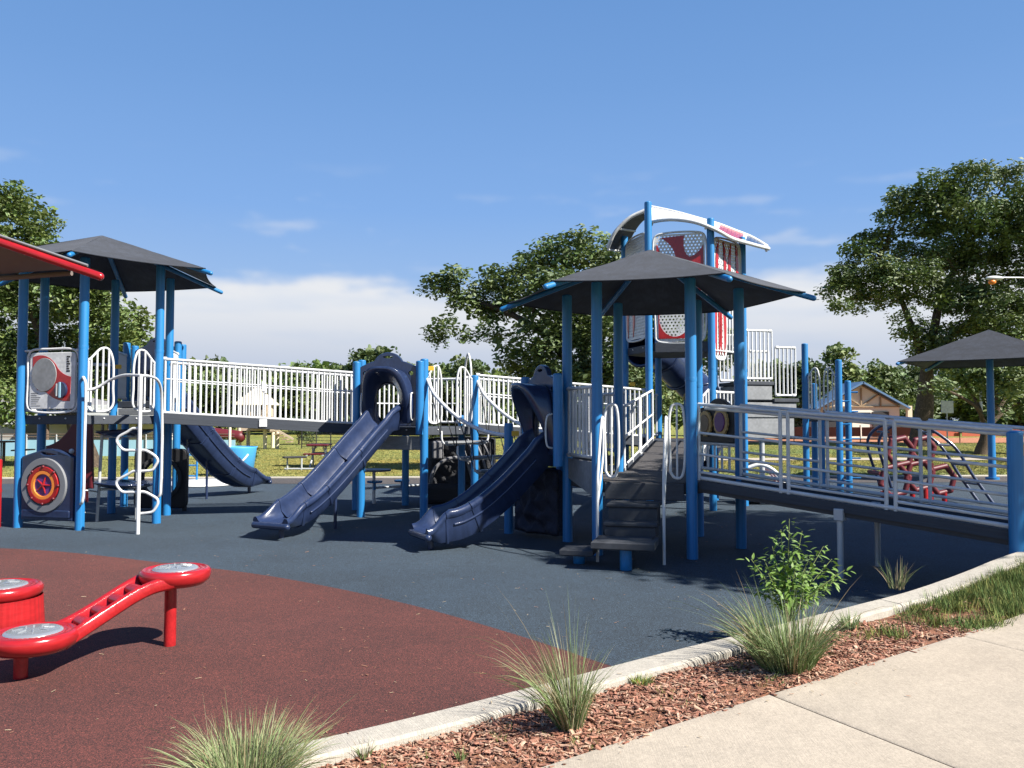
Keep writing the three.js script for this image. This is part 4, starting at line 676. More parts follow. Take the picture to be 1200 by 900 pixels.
// --- stairs at the right of the tall tower and the platform they reach
{
  const t = thing('stair_tower', 'light grey stepped platforms with white railings right of the tall tower', 'stairs');
  const u = dir2(15), v = dir2(105), m = lerp2(VT[5], VT[0], 0.5), q = (s, w) => add2(add2(m, u, s), v, w);
  const block = (name, s0, s1, h0, h1, mat, w = 0.45) => mesh(name, prism([q(s0, -w), q(s1, -w), q(s1, w), q(s0, w)], h0, h1, 0.01), mat, t);
  block('platform', 0.06, 0.66, 2.17, 2.24, M.deck, 0.47); block('riser', 0.08, 0.63, 1.9, 2.165, M.greyPanel); block('platform', 0.67, 1.18, 1.86, 1.93, M.deck, 0.47); block('riser', 0.08, 1.14, 1.58, 1.855, M.greyPanel, 0.44); block('riser', 0.12, 1.1, 1.2, 1.575, M.greyPanel, 0.42);
  for (const w of [-0.44, 0.44]) { barrier(t, q(0.04, w), q(0.67, w), 2.22, 2.22, { inset: 0.03, height: 0.95, gap: 0.085 }); barrier(t, q(0.68, w), q(1.16, w), 1.92, 1.92, { inset: 0.03, height: 0.95, gap: 0.085 }); }
  rod('leg', t, p3(q(0.5, -0.3), 0), p3(q(0.5, -0.3), 1.2), 0.05, M.galv); rod('leg', t, p3(q(0.5, 0.3), 0), p3(q(0.5, 0.3), 1.2), 0.05, M.galv);
  rebase(t);
  const p = thing('play_platform', 'far small deck with paired white barriers between blue posts', 'platform');
  const ps = [xd(gp(939, 580)), xd(gp(978, 585)), xd(gp(958, 577)), xd(gp(996, 578))], a = [5.92, 16.7], b = [6.42, 16.25], c = [6.9, 17.0], d = [6.35, 17.4];
  post(p, a, 3.08); post(p, b, 2.72); post(p, c, 2.34); post(p, d, 2.3);
  const cc = [a, b, c, d].reduce((s, k) => add2(s, k, 0.25), [0, 0]); mesh('deck', prism([a, b, c, d].map(k => lerp2(k, cc, 0.06)), 1.5, 1.6, 0.008), M.deck, p);
  archedBarrier(p, a, lerp2(a, b, 0.46), 1.6); archedBarrier(p, lerp2(a, b, 0.54), b, 1.6, true);
  for (const h of [0.35, 0.75, 1.15]) { rod('rung', p, p3(b, h), p3(add2(b, [0.22, -0.05]), h), 0.014, M.blue); rod('rung', p, p3(c, h), p3(add2(c, [0.22, -0.05]), h), 0.014, M.blue); }
  for (const [k, h] of [[b, 1.9], [c, 1.7], [c, 2.1], [b, 1.45]]) rod('grip', p, p3(k, h), p3(add2(k, [0.18, -0.06]), h), 0.018, M.blue);
  rod('pole', p, p3([6.15, 16.4], 0), p3([6.15, 16.4], 1.62), 0.04, M.blue); rebase(p);
}
// --- white loop ladder at the left tower
{
  const t = thing('loop_ladder', 'white serpentine loop ladder with centre pole in front of the drum-panel tower', 'climber');
  const base = gp(161.5, 626), d0 = -base.z, z = (x, y) => at(90 + x / 6.43, 500 + y / 6.43, d0 + 0.02);
  const topP = at(165, 440, d0); mesh('centre_pole', cyl(base, topP, 0.026, 0.026, 14), M.white, t);
  const loops = [[[470, 12], [420, 15], [380, 40], [315, 78], [302, 105], [318, 140], [355, 174], [410, 178], [470, 178]], [[470, 178], [515, 178], [560, 200], [600, 232], [610, 258], [595, 290], [570, 324], [530, 332], [475, 335]], [[475, 335], [430, 335], [380, 362], [308, 404], [298, 425], [310, 455], [345, 490], [400, 494], [465, 492]], [[465, 492], [510, 492], [560, 515], [604, 545], [612, 570], [598, 605], [570, 640], [530, 650], [475, 654]]];
  for (const l of loops) mesh('rung_loop', tube(l.map(p => z(...p)), 0.019, 60), M.white, t);
  const b = VL[4], c = VL[5], o = (p, dx, h, dd) => P(p[0] + dx, h, p[1] + dd);
  mesh('side_pole', tube([o(b, 0.03, 2.13, -0.05), o(b, 0.07, 2.14, -0.12), o(b, 0.11, 2.08, -0.14), o(b, 0.12, 1.95, -0.14), o(b, 0.11, 1.2, -0.13), o(b, 0.11, 0.5, -0.13), o(b, 0.09, 0.4, -0.12), o(b, 0.04, 0.37, -0.06)], 0.021, 70), M.white, t);
  mesh('side_pole', tube([topP.clone().setY(topP.y - 0.004), at(175, 441, 11.7), at(184, 445, 12.0), at(188.5, 455, 12.2), o(c, 0.1, 1.6, -0.1), o(c, 0.1, 0.6, -0.1), o(c, 0.08, 0.42, -0.09), o(c, 0.02, 0.38, -0.06)], 0.021, 70), M.white, t);
  mesh('top_rail', tube([o(b, 0.12, 1.96, -0.14), at(112, 455, 11.6), at(128, 446, 11.6), at(144, 440, 11.5), topP], 0.021, 40), M.white, t);
  rebase(t);
}
// --- saucer climber under the left tower
{
  const t = thing('saucer_climber', 'navy saucer steps held by a grey pole under the drum-panel tower', 'climber');
  const sau = (px, py, d, r, tilt) => { const c = at(px, py, d), pr = [[0, -0.07], [0.4, -0.06], [0.75, -0.03], [0.97, 0.01], [1, 0.03], [0.97, 0.045], [0.7, 0.03], [0.45, 0.05], [0.3, 0.02], [0, 0.01]].map(q => new THREE.Vector2(q[0] * r, q[1])); mesh('saucer', new THREE.LatheGeometry(pr, 30).rotateZ(tilt).translate(c.x, c.y, c.z), M.navy, t); return c; };
  const a = sau(147, 507, 12.75, 0.42, 0.03), b = sau(146, 568, 12.7, 0.43, -0.05);
  rod('pole', t, new V3(a.x - 0.36, 0.0, a.z + 0.1), new V3(a.x - 0.3, 1.52, a.z + 0.1), 0.024, M.galv); rod('pole', t, new V3(a.x + 0.1, 0, a.z - 0.2), new V3(a.x + 0.1, 1.5, a.z - 0.2), 0.024, M.galv);
  for (const h of [0.45, 0.12]) mesh('brace', tube([new V3(a.x - 0.36, h, a.z + 0.1), new V3(a.x - 0.5, h + 0.03, a.z + 0.25), new V3(a.x - 0.62, h - 0.05, a.z + 0.3)], 0.012, 20), M.galv, t);
  rod('arm', t, new V3(a.x - 0.33, a.y - 0.06, a.z + 0.1), new V3(a.x + 0.1, a.y - 0.06, a.z - 0.2), 0.02, M.galv); rod('arm', t, new V3(a.x - 0.35, b.y - 0.07, a.z + 0.1), new V3(a.x + 0.1, b.y - 0.07, a.z - 0.2), 0.02, M.galv);
  rebase(t);
  const k = thing('crawl_panel', 'black panel with a round crawl hole behind the saucer steps', 'crawl panel'), c = P(-5.95, 0, 14.1), s = rrect(-0.45, 0.05, 0.45, 1.05, 0.12); s.holes.push(circleHole(0, 0.55, 0.3)); mesh('board', plate(s, 0.1, c, [1, 0], 0.02, 24), M.black, k);
  const rg = disc(0, 0.55, 0.37); rg.holes.push(circleHole(0, 0.55, 0.31, 0.31, 32)); mesh('rim', plate(rg, 0.06, c.clone().add(new V3(0, 0, 0.07)), [1, 0], 0.015, 30), M.rock, k); for (const x of [-0.4, 0.4]) rod('leg', k, c.clone().add(new V3(x, 0, 0)), c.clone().add(new V3(x, 0.3, 0)), 0.04, M.black); rebase(k);
}
// --- play table under the slide tower
{
  const t = thing('play_table', 'round grey table with blue disc stools beneath the roofless deck', 'table'), b = gp(438, 590), tp = b.clone(); tp.y = 0.60;
  rod('leg', t, b, tp, 0.03, M.white); mesh('table_top', new THREE.CylinderGeometry(0.3, 0.29, 0.035, 28).translate(b.x + 0.02, 0.61, b.z), M.greyRing, t);
  const e = new V3(0.95, 0.05, -0.3); rod('bar', t, b.clone().setY(0.27).add(new V3(-0.28, 0, 0)), b.clone().setY(0.27).add(e), 0.022, M.galv);
  for (const [x, z] of [[0.03, 0.1], [0.5, -0.12]]) { const c = b.clone().add(new V3(x, 0, z)); mesh('stool', merge([new THREE.CylinderGeometry(0.145, 0.135, 0.035, 24).translate(c.x, 0.405, c.z), cyl(new V3(c.x, 0.26, c.z), new V3(c.x, 0.39, c.z), 0.025)]), M.blue, t); }
  rebase(t);
}
// --- dark rock climber behind the rope bridge
{
  const t = thing('rock_climber', 'dark grey moulded rock climber with arched relief behind the rope bridge', 'climbing rock');
  const A = xd(at(502, 590, 15.7)), B = xd(at(580, 590, 15.6)), c = p3(mid2(A, B), 0);
  mesh('rock', rockMass(A, B, 0, 1.22, 0.55, M.rock, 8, 0.1), M.rock, t); mesh('base', new RoundedBoxGeometry(1.5, 0.36, 0.9, 3, 0.1).translate(c.x, 0.18, c.z), M.rock, t);
  const arch = []; for (let k = 0; k <= 12; k++) { const q = Math.PI * k / 12; arch.push(new V3(c.x - 0.08 - 0.46 * Math.cos(q), 0.4 + 0.44 * Math.sin(q), c.z + 0.36)); } mesh('arch_relief', tube(arch, 0.035, 50), M.rockLight, t);
  for (let k = 0; k < 4; k++) mesh('rib_relief', tube([new V3(c.x + 0.0 + k * 0.13, 1.16, c.z + 0.3), new V3(c.x + 0.1 + k * 0.15, 0.85, c.z + 0.36), new V3(c.x + 0.22 + k * 0.15, 0.42, c.z + 0.38)], 0.024, 16), M.rockLight, t);
  mesh('slab_relief', new RoundedBoxGeometry(0.2, 0.34, 0.1, 2, 0.04).translate(c.x - 0.42, 0.98, c.z + 0.3), M.rockLight, t); rebase(t);
}
// --- red climbing frame and navy arch ladder at the far right
{
  const t = thing('climbing_frame', 'dark red climbing frame of six-sided rings beyond the ramp', 'climber'), u = dir2(10), o = (x, y, k) => p3(add2([6.75, 15.3 + k * 0.5], u, x), y);
  for (const k of [0]) for (const [x, y, r] of [[0.33, 0.42, 0.3], [0.84, 0.5, 0.28], [1.3, 0.42, 0.27], [0.45, 0.95, 0.27], [0.92, 0.98, 0.24]]) { const c = []; for (let i = 0; i <= 6; i++) { const q = i * Math.PI / 3 + 0.2; c.push(o(x + r * Math.cos(q), y + r * Math.sin(q), k)); } const seg = []; for (let i = 0; i < 6; i++) seg.push(cyl(c[i], c[i + 1], 0.05, 0.05, 10), ball(c[i], 0.05)); mesh('ring', merge(seg), M.darkRed, t); }
  for (const [x, y] of [[0.33, 0.12], [0.95, 0.22], [1.35, 0.15]]) for (const k of [0, 1]) rod('leg', t, o(x, 0, k), o(x, y + 0.06, k), 0.05, M.red); for (const [x, y] of [[0.05, 0.55], [0.6, 0.72], [1.1, 0.7], [0.5, 1.2]]) rod('cross_bar', t, o(x, y, 0), o(x, y, 1), 0.04, M.darkRed); rebase(t);
  const l = thing('arch_ladder', 'navy curved arch ladder leaning beside the red climbing frame', 'climber');
  for (const k of [0, 1]) mesh('side_rail', tube([P(7.35, 0.2, 16.6 - k * 0.5), P(7.1, 1.2, 16.5 - k * 0.5), P(7.55, 1.5, 16.3 - k * 0.5), P(8.2, 1.1, 16.0 - k * 0.5), P(8.5, 0.5, 15.8 - k * 0.5), P(8.75, 0, 15.6 - k * 0.5)], 0.03, 50), M.navy, l);
  for (let i = 0; i < 6; i++) { const a = [[7.25, 1.3, 16.45], [7.6, 1.49, 16.28], [7.95, 1.3, 16.12], [8.22, 1.06, 15.99], [8.4, 0.7, 15.87], [8.58, 0.35, 15.74]][i]; rod('rung', l, P(a[0], a[1], a[2]), P(a[0], a[1], a[2] - 0.5), 0.02, i === 3 ? M.white : M.navy); } rebase(l);
  const w = thing('arched_rider', 'low white arched loops over a blue and red base behind the ramp', 'spring rider'), b = P(4.55, 0, 15.6);
  for (let k = 0; k < 3; k++) mesh('loop', tube([b.clone().add(new V3(-0.3, 0.55 + k * 0.05, k * 0.22)), b.clone().add(new V3(0.0, 0.72, k * 0.22)), b.clone().add(new V3(0.3, 0.55, k * 0.22)), b.clone().add(new V3(0.55, 0.05, k * 0.22))], 0.035, 30), M.white, w);
  mesh('base', new RoundedBoxGeometry(0.9, 0.16, 0.7, 3, 0.06).translate(b.x + 0.05, 0.14, b.z + 0.2), M.blue, w); mesh('pad', new RoundedBoxGeometry(0.5, 0.1, 0.4, 3, 0.04).translate(b.x + 0.2, 0.28, b.z + 0.2), M.red, w); mesh('back_frame', tube([b.clone().add(new V3(-0.34, 0, 0)), b.clone().add(new V3(-0.3, 0.56, 0)), b.clone().add(new V3(-0.3, 0.56, 0.44)), b.clone().add(new V3(-0.34, 0, 0.44))], 0.03, 30), M.white, w); rebase(w);
}
// --- shade umbrellas
{
  const b = gp(1163, 562), c = xd(b), t = thing('shade_umbrella', 'grey pyramid shade umbrella on a single blue pole', 'umbrella');
  canopy(t, c, 3.0, 3.85, 2.55, { angles: [20, 110, 200, 290].map(a => a - 12), ribR: 0.04, over: 0.02 });
  mesh('pole', cyl(b, b.clone().setY(3.74), 0.09, 0.085, 18), M.blue, t); mesh('collar', cyl(b, b.clone().setY(0.06), 0.16, 0.16, 18), M.blue, t); rebase(t);
  const t2 = thing('shade_canopy', 'brown tilted shade canopy edged with a bright red tube', 'shade canopy'), A0 = at(117, 320, 8.5), A1 = at(-120, 239, 8.5), B0 = at(84, 317, 9.4), B1 = at(-160, 335, 9.6), ns = 14;
  mesh('canopy', sheet(ns, ns, (u, v) => { const p = A0.clone().lerp(A1, u), q = B0.clone().lerp(B1, u), w = p.lerp(q, v); w.y += 0.02 - 0.05 * Math.sin(Math.PI * u) * Math.sin(Math.PI * v); return w; }), M.fabricBrown, t2);
  mesh('edge_tube', merge([cyl(A1, A0, 0.043, 0.043, 14), ball(A0, 0.043)]).translate(0, -0.035, 0), M.red, t2); mesh('hem', cyl(A1, A0.clone().lerp(A1, 0.06), 0.014, 0.014, 8).translate(0, 0.035, 0), M.greyRing, t2);
  mesh('back_tube', cyl(B1, B0, 0.03, 0.03, 10).translate(0, -0.03, 0), M.fabricBrown, t2); const pq = A1.clone().lerp(B1, 0.5); mesh('pole', cyl(new V3(pq.x, 0, pq.z), new V3(pq.x, pq.y - 0.02, pq.z), 0.07, 0.07, 18), M.red, t2); mesh('arm', cyl(A1.clone().setY(A1.y - 0.04), B1.clone().setY(B1.y - 0.04), 0.045, 0.045, 12), M.red, t2); rebase(t2);
  const rp = thing('bollard', 'slim faded red post at the edge of the red play area', 'post'); const q = gp(-5, 618); mesh('shaft', postGeo(0.98, 0.5), M.red, rp).position.copy(q); rebase(rp);
}
// --- red stepping pods in the foreground
{
  const t = thing('pod_stepper', 'glossy red stepping-pod climber with grey foot plates on short posts', 'climber');
  const h1 = 0.50, h2 = 0.245, p1 = gp(199, 757), p2 = gp(24, 795), A = P(p1.x + 0.03, h1, -p1.z + 0.0), B = P(p2.x + 0.06, h2, -p2.z + 0.02), C = P(-3.68, 0.34, 6.0);
  const pod = (c, r) => { const pr = [[0, -0.085], [0.55, -0.085], [0.8, -0.075], [0.95, -0.045], [1, -0.01], [0.985, 0.018], [0.93, 0.032], [0.86, 0.036], [0.84, 0.028], [0.80, 0.026], [0.77, 0.03], [0.72, 0.03], [0.7, 0.024], [0.66, 0.024], [0.64, 0.03], [0.0, 0.03]].map(q => new THREE.Vector2(q[0] * r, q[1])); mesh('pod', new THREE.LatheGeometry(pr, 48).translate(c.x, c.y, c.z), M.red, t); const pl = mesh('foot_plate', new THREE.LatheGeometry([[0, 0.05], [0.55, 0.045], [0.63, 0.036], [0.645, 0.028]].map(q => new THREE.Vector2(q[0] * r, q[1])), 36).translate(c.x, c.y, c.z), M.steel, t);
    for (let k = 0; k < 8; k++) { const a = k * Math.PI / 4 + 0.3, q = new V3(c.x + Math.cos(a) * r * 0.22, c.y + 0.052, c.z + Math.sin(a) * r * 0.22), q2 = new V3(c.x + Math.cos(a) * r * 0.44, c.y + 0.048, c.z + Math.sin(a) * r * 0.44); mesh('emboss', cyl(q, q2, 0.006, 0.003, 6), M.steel, pl); } };
  pod(A, 0.235); pod(B, 0.255); pod(C, 0.28); { const pos = [], N = 160, g = new THREE.CylinderGeometry(0.274, 0.292, 0.3, N, 6, true), p = g.attributes.position; for (let i = 0; i < p.count; i++) { const a = Math.atan2(p.getZ(i), p.getX(i)), k = 1 + 0.012 * Math.cos(a * 40); p.setXYZ(i, p.getX(i) * k, p.getY(i), p.getZ(i) * k); } g.computeVertexNormals(); mesh('ribbed_skirt', g.translate(C.x, C.y - 0.2, C.z), M.red, t); }
  const arm = (P0, P1, r0, w) => { // trough between pods: side rails and rounded rungs
    const d = P1.clone().sub(P0).setY(0).normalize(), lat = new V3(-d.z, 0, d.x), s = P0.clone().addScaledVector(d, r0 * 0.45), e = P1.clone().addScaledVector(d, -r0 * 0.45), m = k => s.clone().lerp(e, k), hh = k => mix(P0.y, P1.y, sst(0.0, 1.0, k) * 0.6 + k * 0.4);
    const pts = []; for (let k = 0; k <= 8; k++) { const v = m(k / 8); v.y = hh(k / 8) - 0.014 - 0.014 * Math.pow(Math.abs(k / 4 - 1), 3); pts.push(v); } const path = spline(pts);
    const prof = k => { const x = w * (1 + 0.5 * Math.pow(Math.abs(k - 0.5) * 2, 3)); return [[-x + 0.05, 0.025], [-x + 0.07, -0.02], [x - 0.07, -0.02], [x - 0.05, 0.025], [x - 0.025, 0.04], [x, 0.025], [x + 0.005, -0.03], [x - 0.02, -0.05], [x - 0.06, -0.058], [-x + 0.06, -0.058], [-x + 0.02, -0.05], [-x - 0.005, -0.03], [-x, 0.025], [-x + 0.025, 0.04]]; };
    mesh('arm', sweep(path, lat, prof, 30, 0, 1), M.red, t);
    for (let k = 0; k < 4; k++) { const c = path.getPointAt(0.27 + k * 0.165), L = w - 0.055; const g = new THREE.CapsuleGeometry(0.036, L * 2 - 0.03, 6, 14); g.scale(1.25, 1, 1); g.applyMatrix4(new THREE.Matrix4().makeBasis(d, lat, UP.clone().negate())); g.translate(c.x, c.y - 0.008, c.z); mesh('rung', g, M.red, t); }
  };
  arm(B, A, 0.25, 0.125);
  for (const [p, c] of [[p1, A], [p2, B], [new V3(C.x, 0, C.z), C]]) mesh('leg', cyl(new V3(p.x, 0, p.z), new V3(p.x, c.y - 0.07, p.z), 0.04, 0.04, 20), M.red, t);
  rebase(t);
}

// ---------------------------------------------------------------- vegetation
const barkTex = tex(256, (u, v) => { const k = 0.7 + 0.6 * T32(u * 2, v * 0.4) * T128(u, v * 0.5) + 0.3 * (T128(u, v) - 0.5); return [92 * k, 78 * k, 64 * k]; });
M.bark = std(lin(1, 1, 1), 1, 0, { map: barkTex, bumpMap: barkTex, bumpScale: 0.03 });
const leafMat = (r, g, b) => new THREE.MeshPhysicalMaterial({ color: lin(r, g, b), roughness: 0.6, transmission: 0.38, thickness: 0, side: THREE.DoubleSide });
M.leafOak = leafMat(0.102, 0.158, 0.036); M.leafLight = leafMat(0.135, 0.198, 0.042); M.leafDark = leafMat(0.078, 0.125, 0.034);
function clusterGeo(n, leaf, seedShift) { // a spray of small folded leaves in a ball of radius 1
  const pos = []; for (let i = 0; i < n; i++) {
    const c = new V3(rr(-1, 1), rr(-1, 1), rr(-1, 1)); if (c.length() > 1) c.normalize().multiplyScalar(rr(0.4, 1)); c.y *= 0.75;
    const L = leaf * rr(0.7, 1.25), W = L * rr(0.5, 0.7), q = new THREE.Quaternion().setFromEuler(new THREE.Euler(rr(-0.9, 0.9), rr(0, 6.28), rr(-0.9, 0.9)));
    const v = [[-L / 2, 0, 0], [-L * 0.1, 0.06 * L, W / 2], [L * 0.25, 0.04 * L, W * 0.42], [L / 2, -0.1 * L, 0], [L * 0.25, 0.04 * L, -W * 0.42], [-L * 0.1, 0.06 * L, -W / 2]].map(p => new V3(...p).applyQuaternion(q).add(c));
    for (const t of [[0, 1, 2], [0, 2, 3], [0, 3, 4], [0, 4, 5]]) for (const k of t) pos.push(v[k].x, v[k].y, v[k].z);
  }
  const g = new THREE.BufferGeometry(); g.setAttribute('position', new THREE.Float32BufferAttribute(pos, 3)); g.setAttribute('uv', new THREE.Float32BufferAttribute(new Array(pos.length / 3 * 2).fill(0), 2)); g.computeVertexNormals(); return g;
}
const CLUSTER = [clusterGeo(26, 0.40, 1), clusterGeo(26, 0.36, 2)], FARCLUSTER = clusterGeo(16, 0.6, 3);
function crown(parent, lobes, { mat, dens = 60, size = 0.34, far = false, gap = 0.1 }) { // lobes: [Vector3, radius]
  const list = []; lobes.forEach(([c, r], li) => {
    const n = Math.round(dens * r * r); for (let i = 0; i < n; i++) {
      const v = new V3(rr(-1, 1), rr(-1, 1), rr(-1, 1)).normalize(), k = 0.35 + 0.65 * Math.pow(rnd(), 0.55); v.multiplyScalar(r * k); v.y *= 0.82; v.add(c);
      if (noise(v.x * 0.9 + li, v.y * 0.9, v.z * 0.9) < -0.42 + gap * 1.4) continue; list.push(v);
    }
  });
  const im = new THREE.InstancedMesh(far ? FARCLUSTER : CLUSTER[lobes.length % 2], mat, list.length), m = new THREE.Matrix4(), q = new THREE.Quaternion(), col = new THREE.Color();
  list.forEach((v, i) => { const s = size * (0.45 + 1.25 * Math.pow(rnd(), 1.4)); q.setFromEuler(new THREE.Euler(rr(-0.5, 0.5), rr(0, 6.28), rr(-0.5, 0.5))); m.compose(v, q, new V3(s, s * 0.85, s)); im.setMatrixAt(i, m); const k = rr(0.72, 1.28), y = rr(-0.12, 0.2); col.setRGB(k * (1 + y), k, k * (1 - y * 0.5)); im.setColorAt(i, col); });
  im.name = 'crown'; im.userData = { kind: 'stuff' }; parent.add(im); return im;
}
function tree(label, base, lobes, { mat = M.leafOak, trunkR = 0.3, fork = 0.4, dens, size, gap, group, limbs = 14, far = false, name = 'oak_tree', lean = [0, 0] } = {}) {
  const t = thing(name, label, 'tree', group), b = new THREE.Box3(); lobes.forEach(l => b.expandByPoint(l[0])); const c = b.getCenter(new V3()), fk = new V3(mix(base.x, c.x, 0.35) + lean[0], mix(base.y, b.max.y, fork), mix(base.z, c.z, 0.3) + lean[1]);
  mesh('trunk', taper([base.clone().setY(base.y - 0.1), base.clone().lerp(fk, 0.12).add(new V3(0.02, 0, 0)), base.clone().lerp(fk, 0.5).add(new V3(0.06, 0, 0.04)), fk], trunkR * 1.25, trunkR * 0.62, 12, 10), M.bark, t);
  const order = lobes.slice().sort((p, q) => q[1] - p[1]).slice(0, limbs), mains = [], nm = Math.min(5, order.length), picked = [];
  while (picked.length < nm) { let best = null, bd = -1; for (const l of order) if (!picked.includes(l)) { const dd = picked.length ? Math.min(...picked.map(p => p[0].distanceTo(l[0]))) : l[0].y; if (dd > bd) { bd = dd; best = l; } } picked.push(best); }
  for (const [p, r] of picked) { const L = p.distanceTo(fk), w = () => new V3(rr(-0.04, 0.04) * L, rr(-0.02, 0.03) * L, rr(-0.04, 0.04) * L), c = [fk.clone().add(new V3(0, -0.2, 0)), fk.clone().lerp(p, 0.25).add(new V3(0, 0.1 * L, 0)).add(w()), fk.clone().lerp(p, 0.5).add(new V3(0, 0.12 * L, 0)).add(w()), fk.clone().lerp(p, 0.78).add(new V3(0, 0.05 * L, 0)).add(w()), p]; mains.push(spline(c)); mesh('limb', taper(c, trunkR * 0.5, 0.035, 14, 7), M.bark, t); }
  for (const l of order) if (!picked.includes(l)) { const p = l[0]; let best = null, bd = 1e9; for (const m of mains) for (const u of [0.3, 0.45, 0.6, 0.75, 0.88]) { const q = m.getPointAt(u), dd = q.distanceTo(p); if (dd < bd) { bd = dd; best = q; } } const m = best.clone().lerp(p, 0.5).add(new V3(rr(-0.15, 0.15) * bd, rr(-0.05, 0.15) * bd, rr(-0.15, 0.15) * bd)); mesh('limb', taper([best, m, p], Math.min(trunkR * 0.22, 0.02 + 0.022 * bd), 0.018, 9, 5), M.bark, t); }
  crown(t, lobes, { mat, dens, size, gap, far }); return rebase(t);
}
const lobesAt = (list, d, spread = 0.9) => list.map(([px, py, r]) => { const k = d / FOCAL; return [at(px, py, d + rr(-1, 1) * spread * Math.max(1.2, r * k * 1.1)), r * k]; });
// big oak behind the canopied deck
tree('spreading oak behind the canopied decks, one long limb reaching out left', P(2.6, -0.04, 25.5), lobesAt([[505, 335, 14], [520, 338, 15], [542, 326, 19], [562, 348, 20], [588, 332, 22], [540, 352, 14], [612, 312, 20], [640, 302, 24], [672, 292, 24], [703, 293, 24], [735, 305, 28], [513, 392, 14], [527, 380, 12], [545, 392, 11], [522, 405, 9], [608, 352, 26], [645, 342, 32], [690, 332, 36], [632, 392, 30], [668, 385, 38], [712, 392, 40], [618, 428, 24], [655, 430, 30], [700, 436, 34], [598, 420, 14], [760, 350, 45], [800, 380, 45], [840, 410, 32], [578, 366, 18], [600, 402, 15], [740, 430, 36], [790, 440, 30], [560, 378, 10], [578, 392, 12]], 25), { trunkR: 0.34, fork: 0.36, dens: 150, size: 0.31, gap: 0.16, limbs: 26 });
// broad tree at the far left
tree('broad leafy tree behind the drum-panel tower', P(-13.9, -0.04, 27.2), lobesAt([[8, 238, 26], [42, 262, 25], [18, 285, 32], [-10, 330, 48], [52, 300, 26], [40, 352, 42], [92, 352, 38], [128, 385, 36], [152, 402, 24], [70, 412, 46], [118, 432, 40], [20, 425, 48], [-40, 290, 50], [-50, 400, 60], [160, 372, 14], [108, 330, 30], [10, 470, 34], [140, 440, 26], [60, 465, 26]], 27), { trunkR: 0.36, fork: 0.2, dens: 150, size: 0.33, mat: M.leafLight, gap: 0.0, limbs: 9 });
// tall oak at the right
tree('tall dark oak behind the single-pole umbrella, open branches on its left', P(22.6, 0.0, 46), lobesAt([[1100, 222, 26], [1138, 212, 26], [1178, 214, 28], [1062, 238, 24], [1042, 262, 20], [1022, 285, 20], [1004, 303, 18], [978, 340, 14], [965, 352, 9], [992, 325, 18], [1010, 342, 18], [1030, 318, 22], [1082, 262, 24], [1120, 256, 32], [1160, 262, 36], [1196, 280, 40], [1150, 315, 38], [1098, 292, 18], [1060, 298, 20], [1042, 345, 14], [1062, 348, 15], [1102, 345, 24], [1130, 350, 30], [1165, 365, 38], [1200, 385, 40], [1075, 385, 15], [1058, 392, 9], [1100, 398, 24], [1132, 400, 30], [1240, 250, 55], [1240, 340, 60], [985, 360, 9], [1005, 362, 8], [1024, 352, 16], [1045, 322, 18], [1080, 320, 22], [1085, 410, 18], [1112, 422, 22], [1060, 372, 14], [1120, 300, 26]], 45), { trunkR: 0.5, fork: 0.3, dens: 86, size: 0.44, mat: M.leafOak, gap: 0.19, limbs: 30 });
tree('bushy tree with a straight trunk beside the tall dark oak', P(20.6, 0, 36.5), lobesAt([[1160, 452, 22], [1190, 440, 30], [1125, 445, 18], [1215, 470, 34], [1180, 478, 16], [1230, 420, 40], [1100, 455, 14], [1145, 430, 24]], 36), { trunkR: 0.24, fork: 0.3, dens: 80, size: 0.4, mat: M.leafLight, limbs: 8 });
// tree beyond the right edge of the view that shades the ramp and the kerb
tree('shade tree beside the path, its leaves shading the access ramp', P(10.4, 0.3, 5.5), [[10.3, 7.2, 5.75, 1.9], [8.8, 6.7, 6.6, 1.4], [11.8, 7.0, 5.0, 1.6], [9.6, 8.2, 5.0, 1.3], [10.9, 8.3, 6.6, 1.4], [8.7, 6.1, 4.9, 1.0], [11.4, 6.2, 7.0, 1.3], [9.9, 6.0, 7.4, 1.1], [7.9, 6.3, 6.0, 0.9], [12.6, 7.6, 6.3, 1.2], [9.4, 7.0, 8.2, 1.4], [11.0, 7.3, 8.6, 1.4], [8.6, 5.6, 7.6, 1.0], [12.4, 6.6, 8.0, 1.3]].map(q => [P(q[0], q[1], q[2]), q[3]]), { trunkR: 0.2, fork: 0.45, dens: 120, size: 0.30, limbs: 12, mat: M.leafLight });
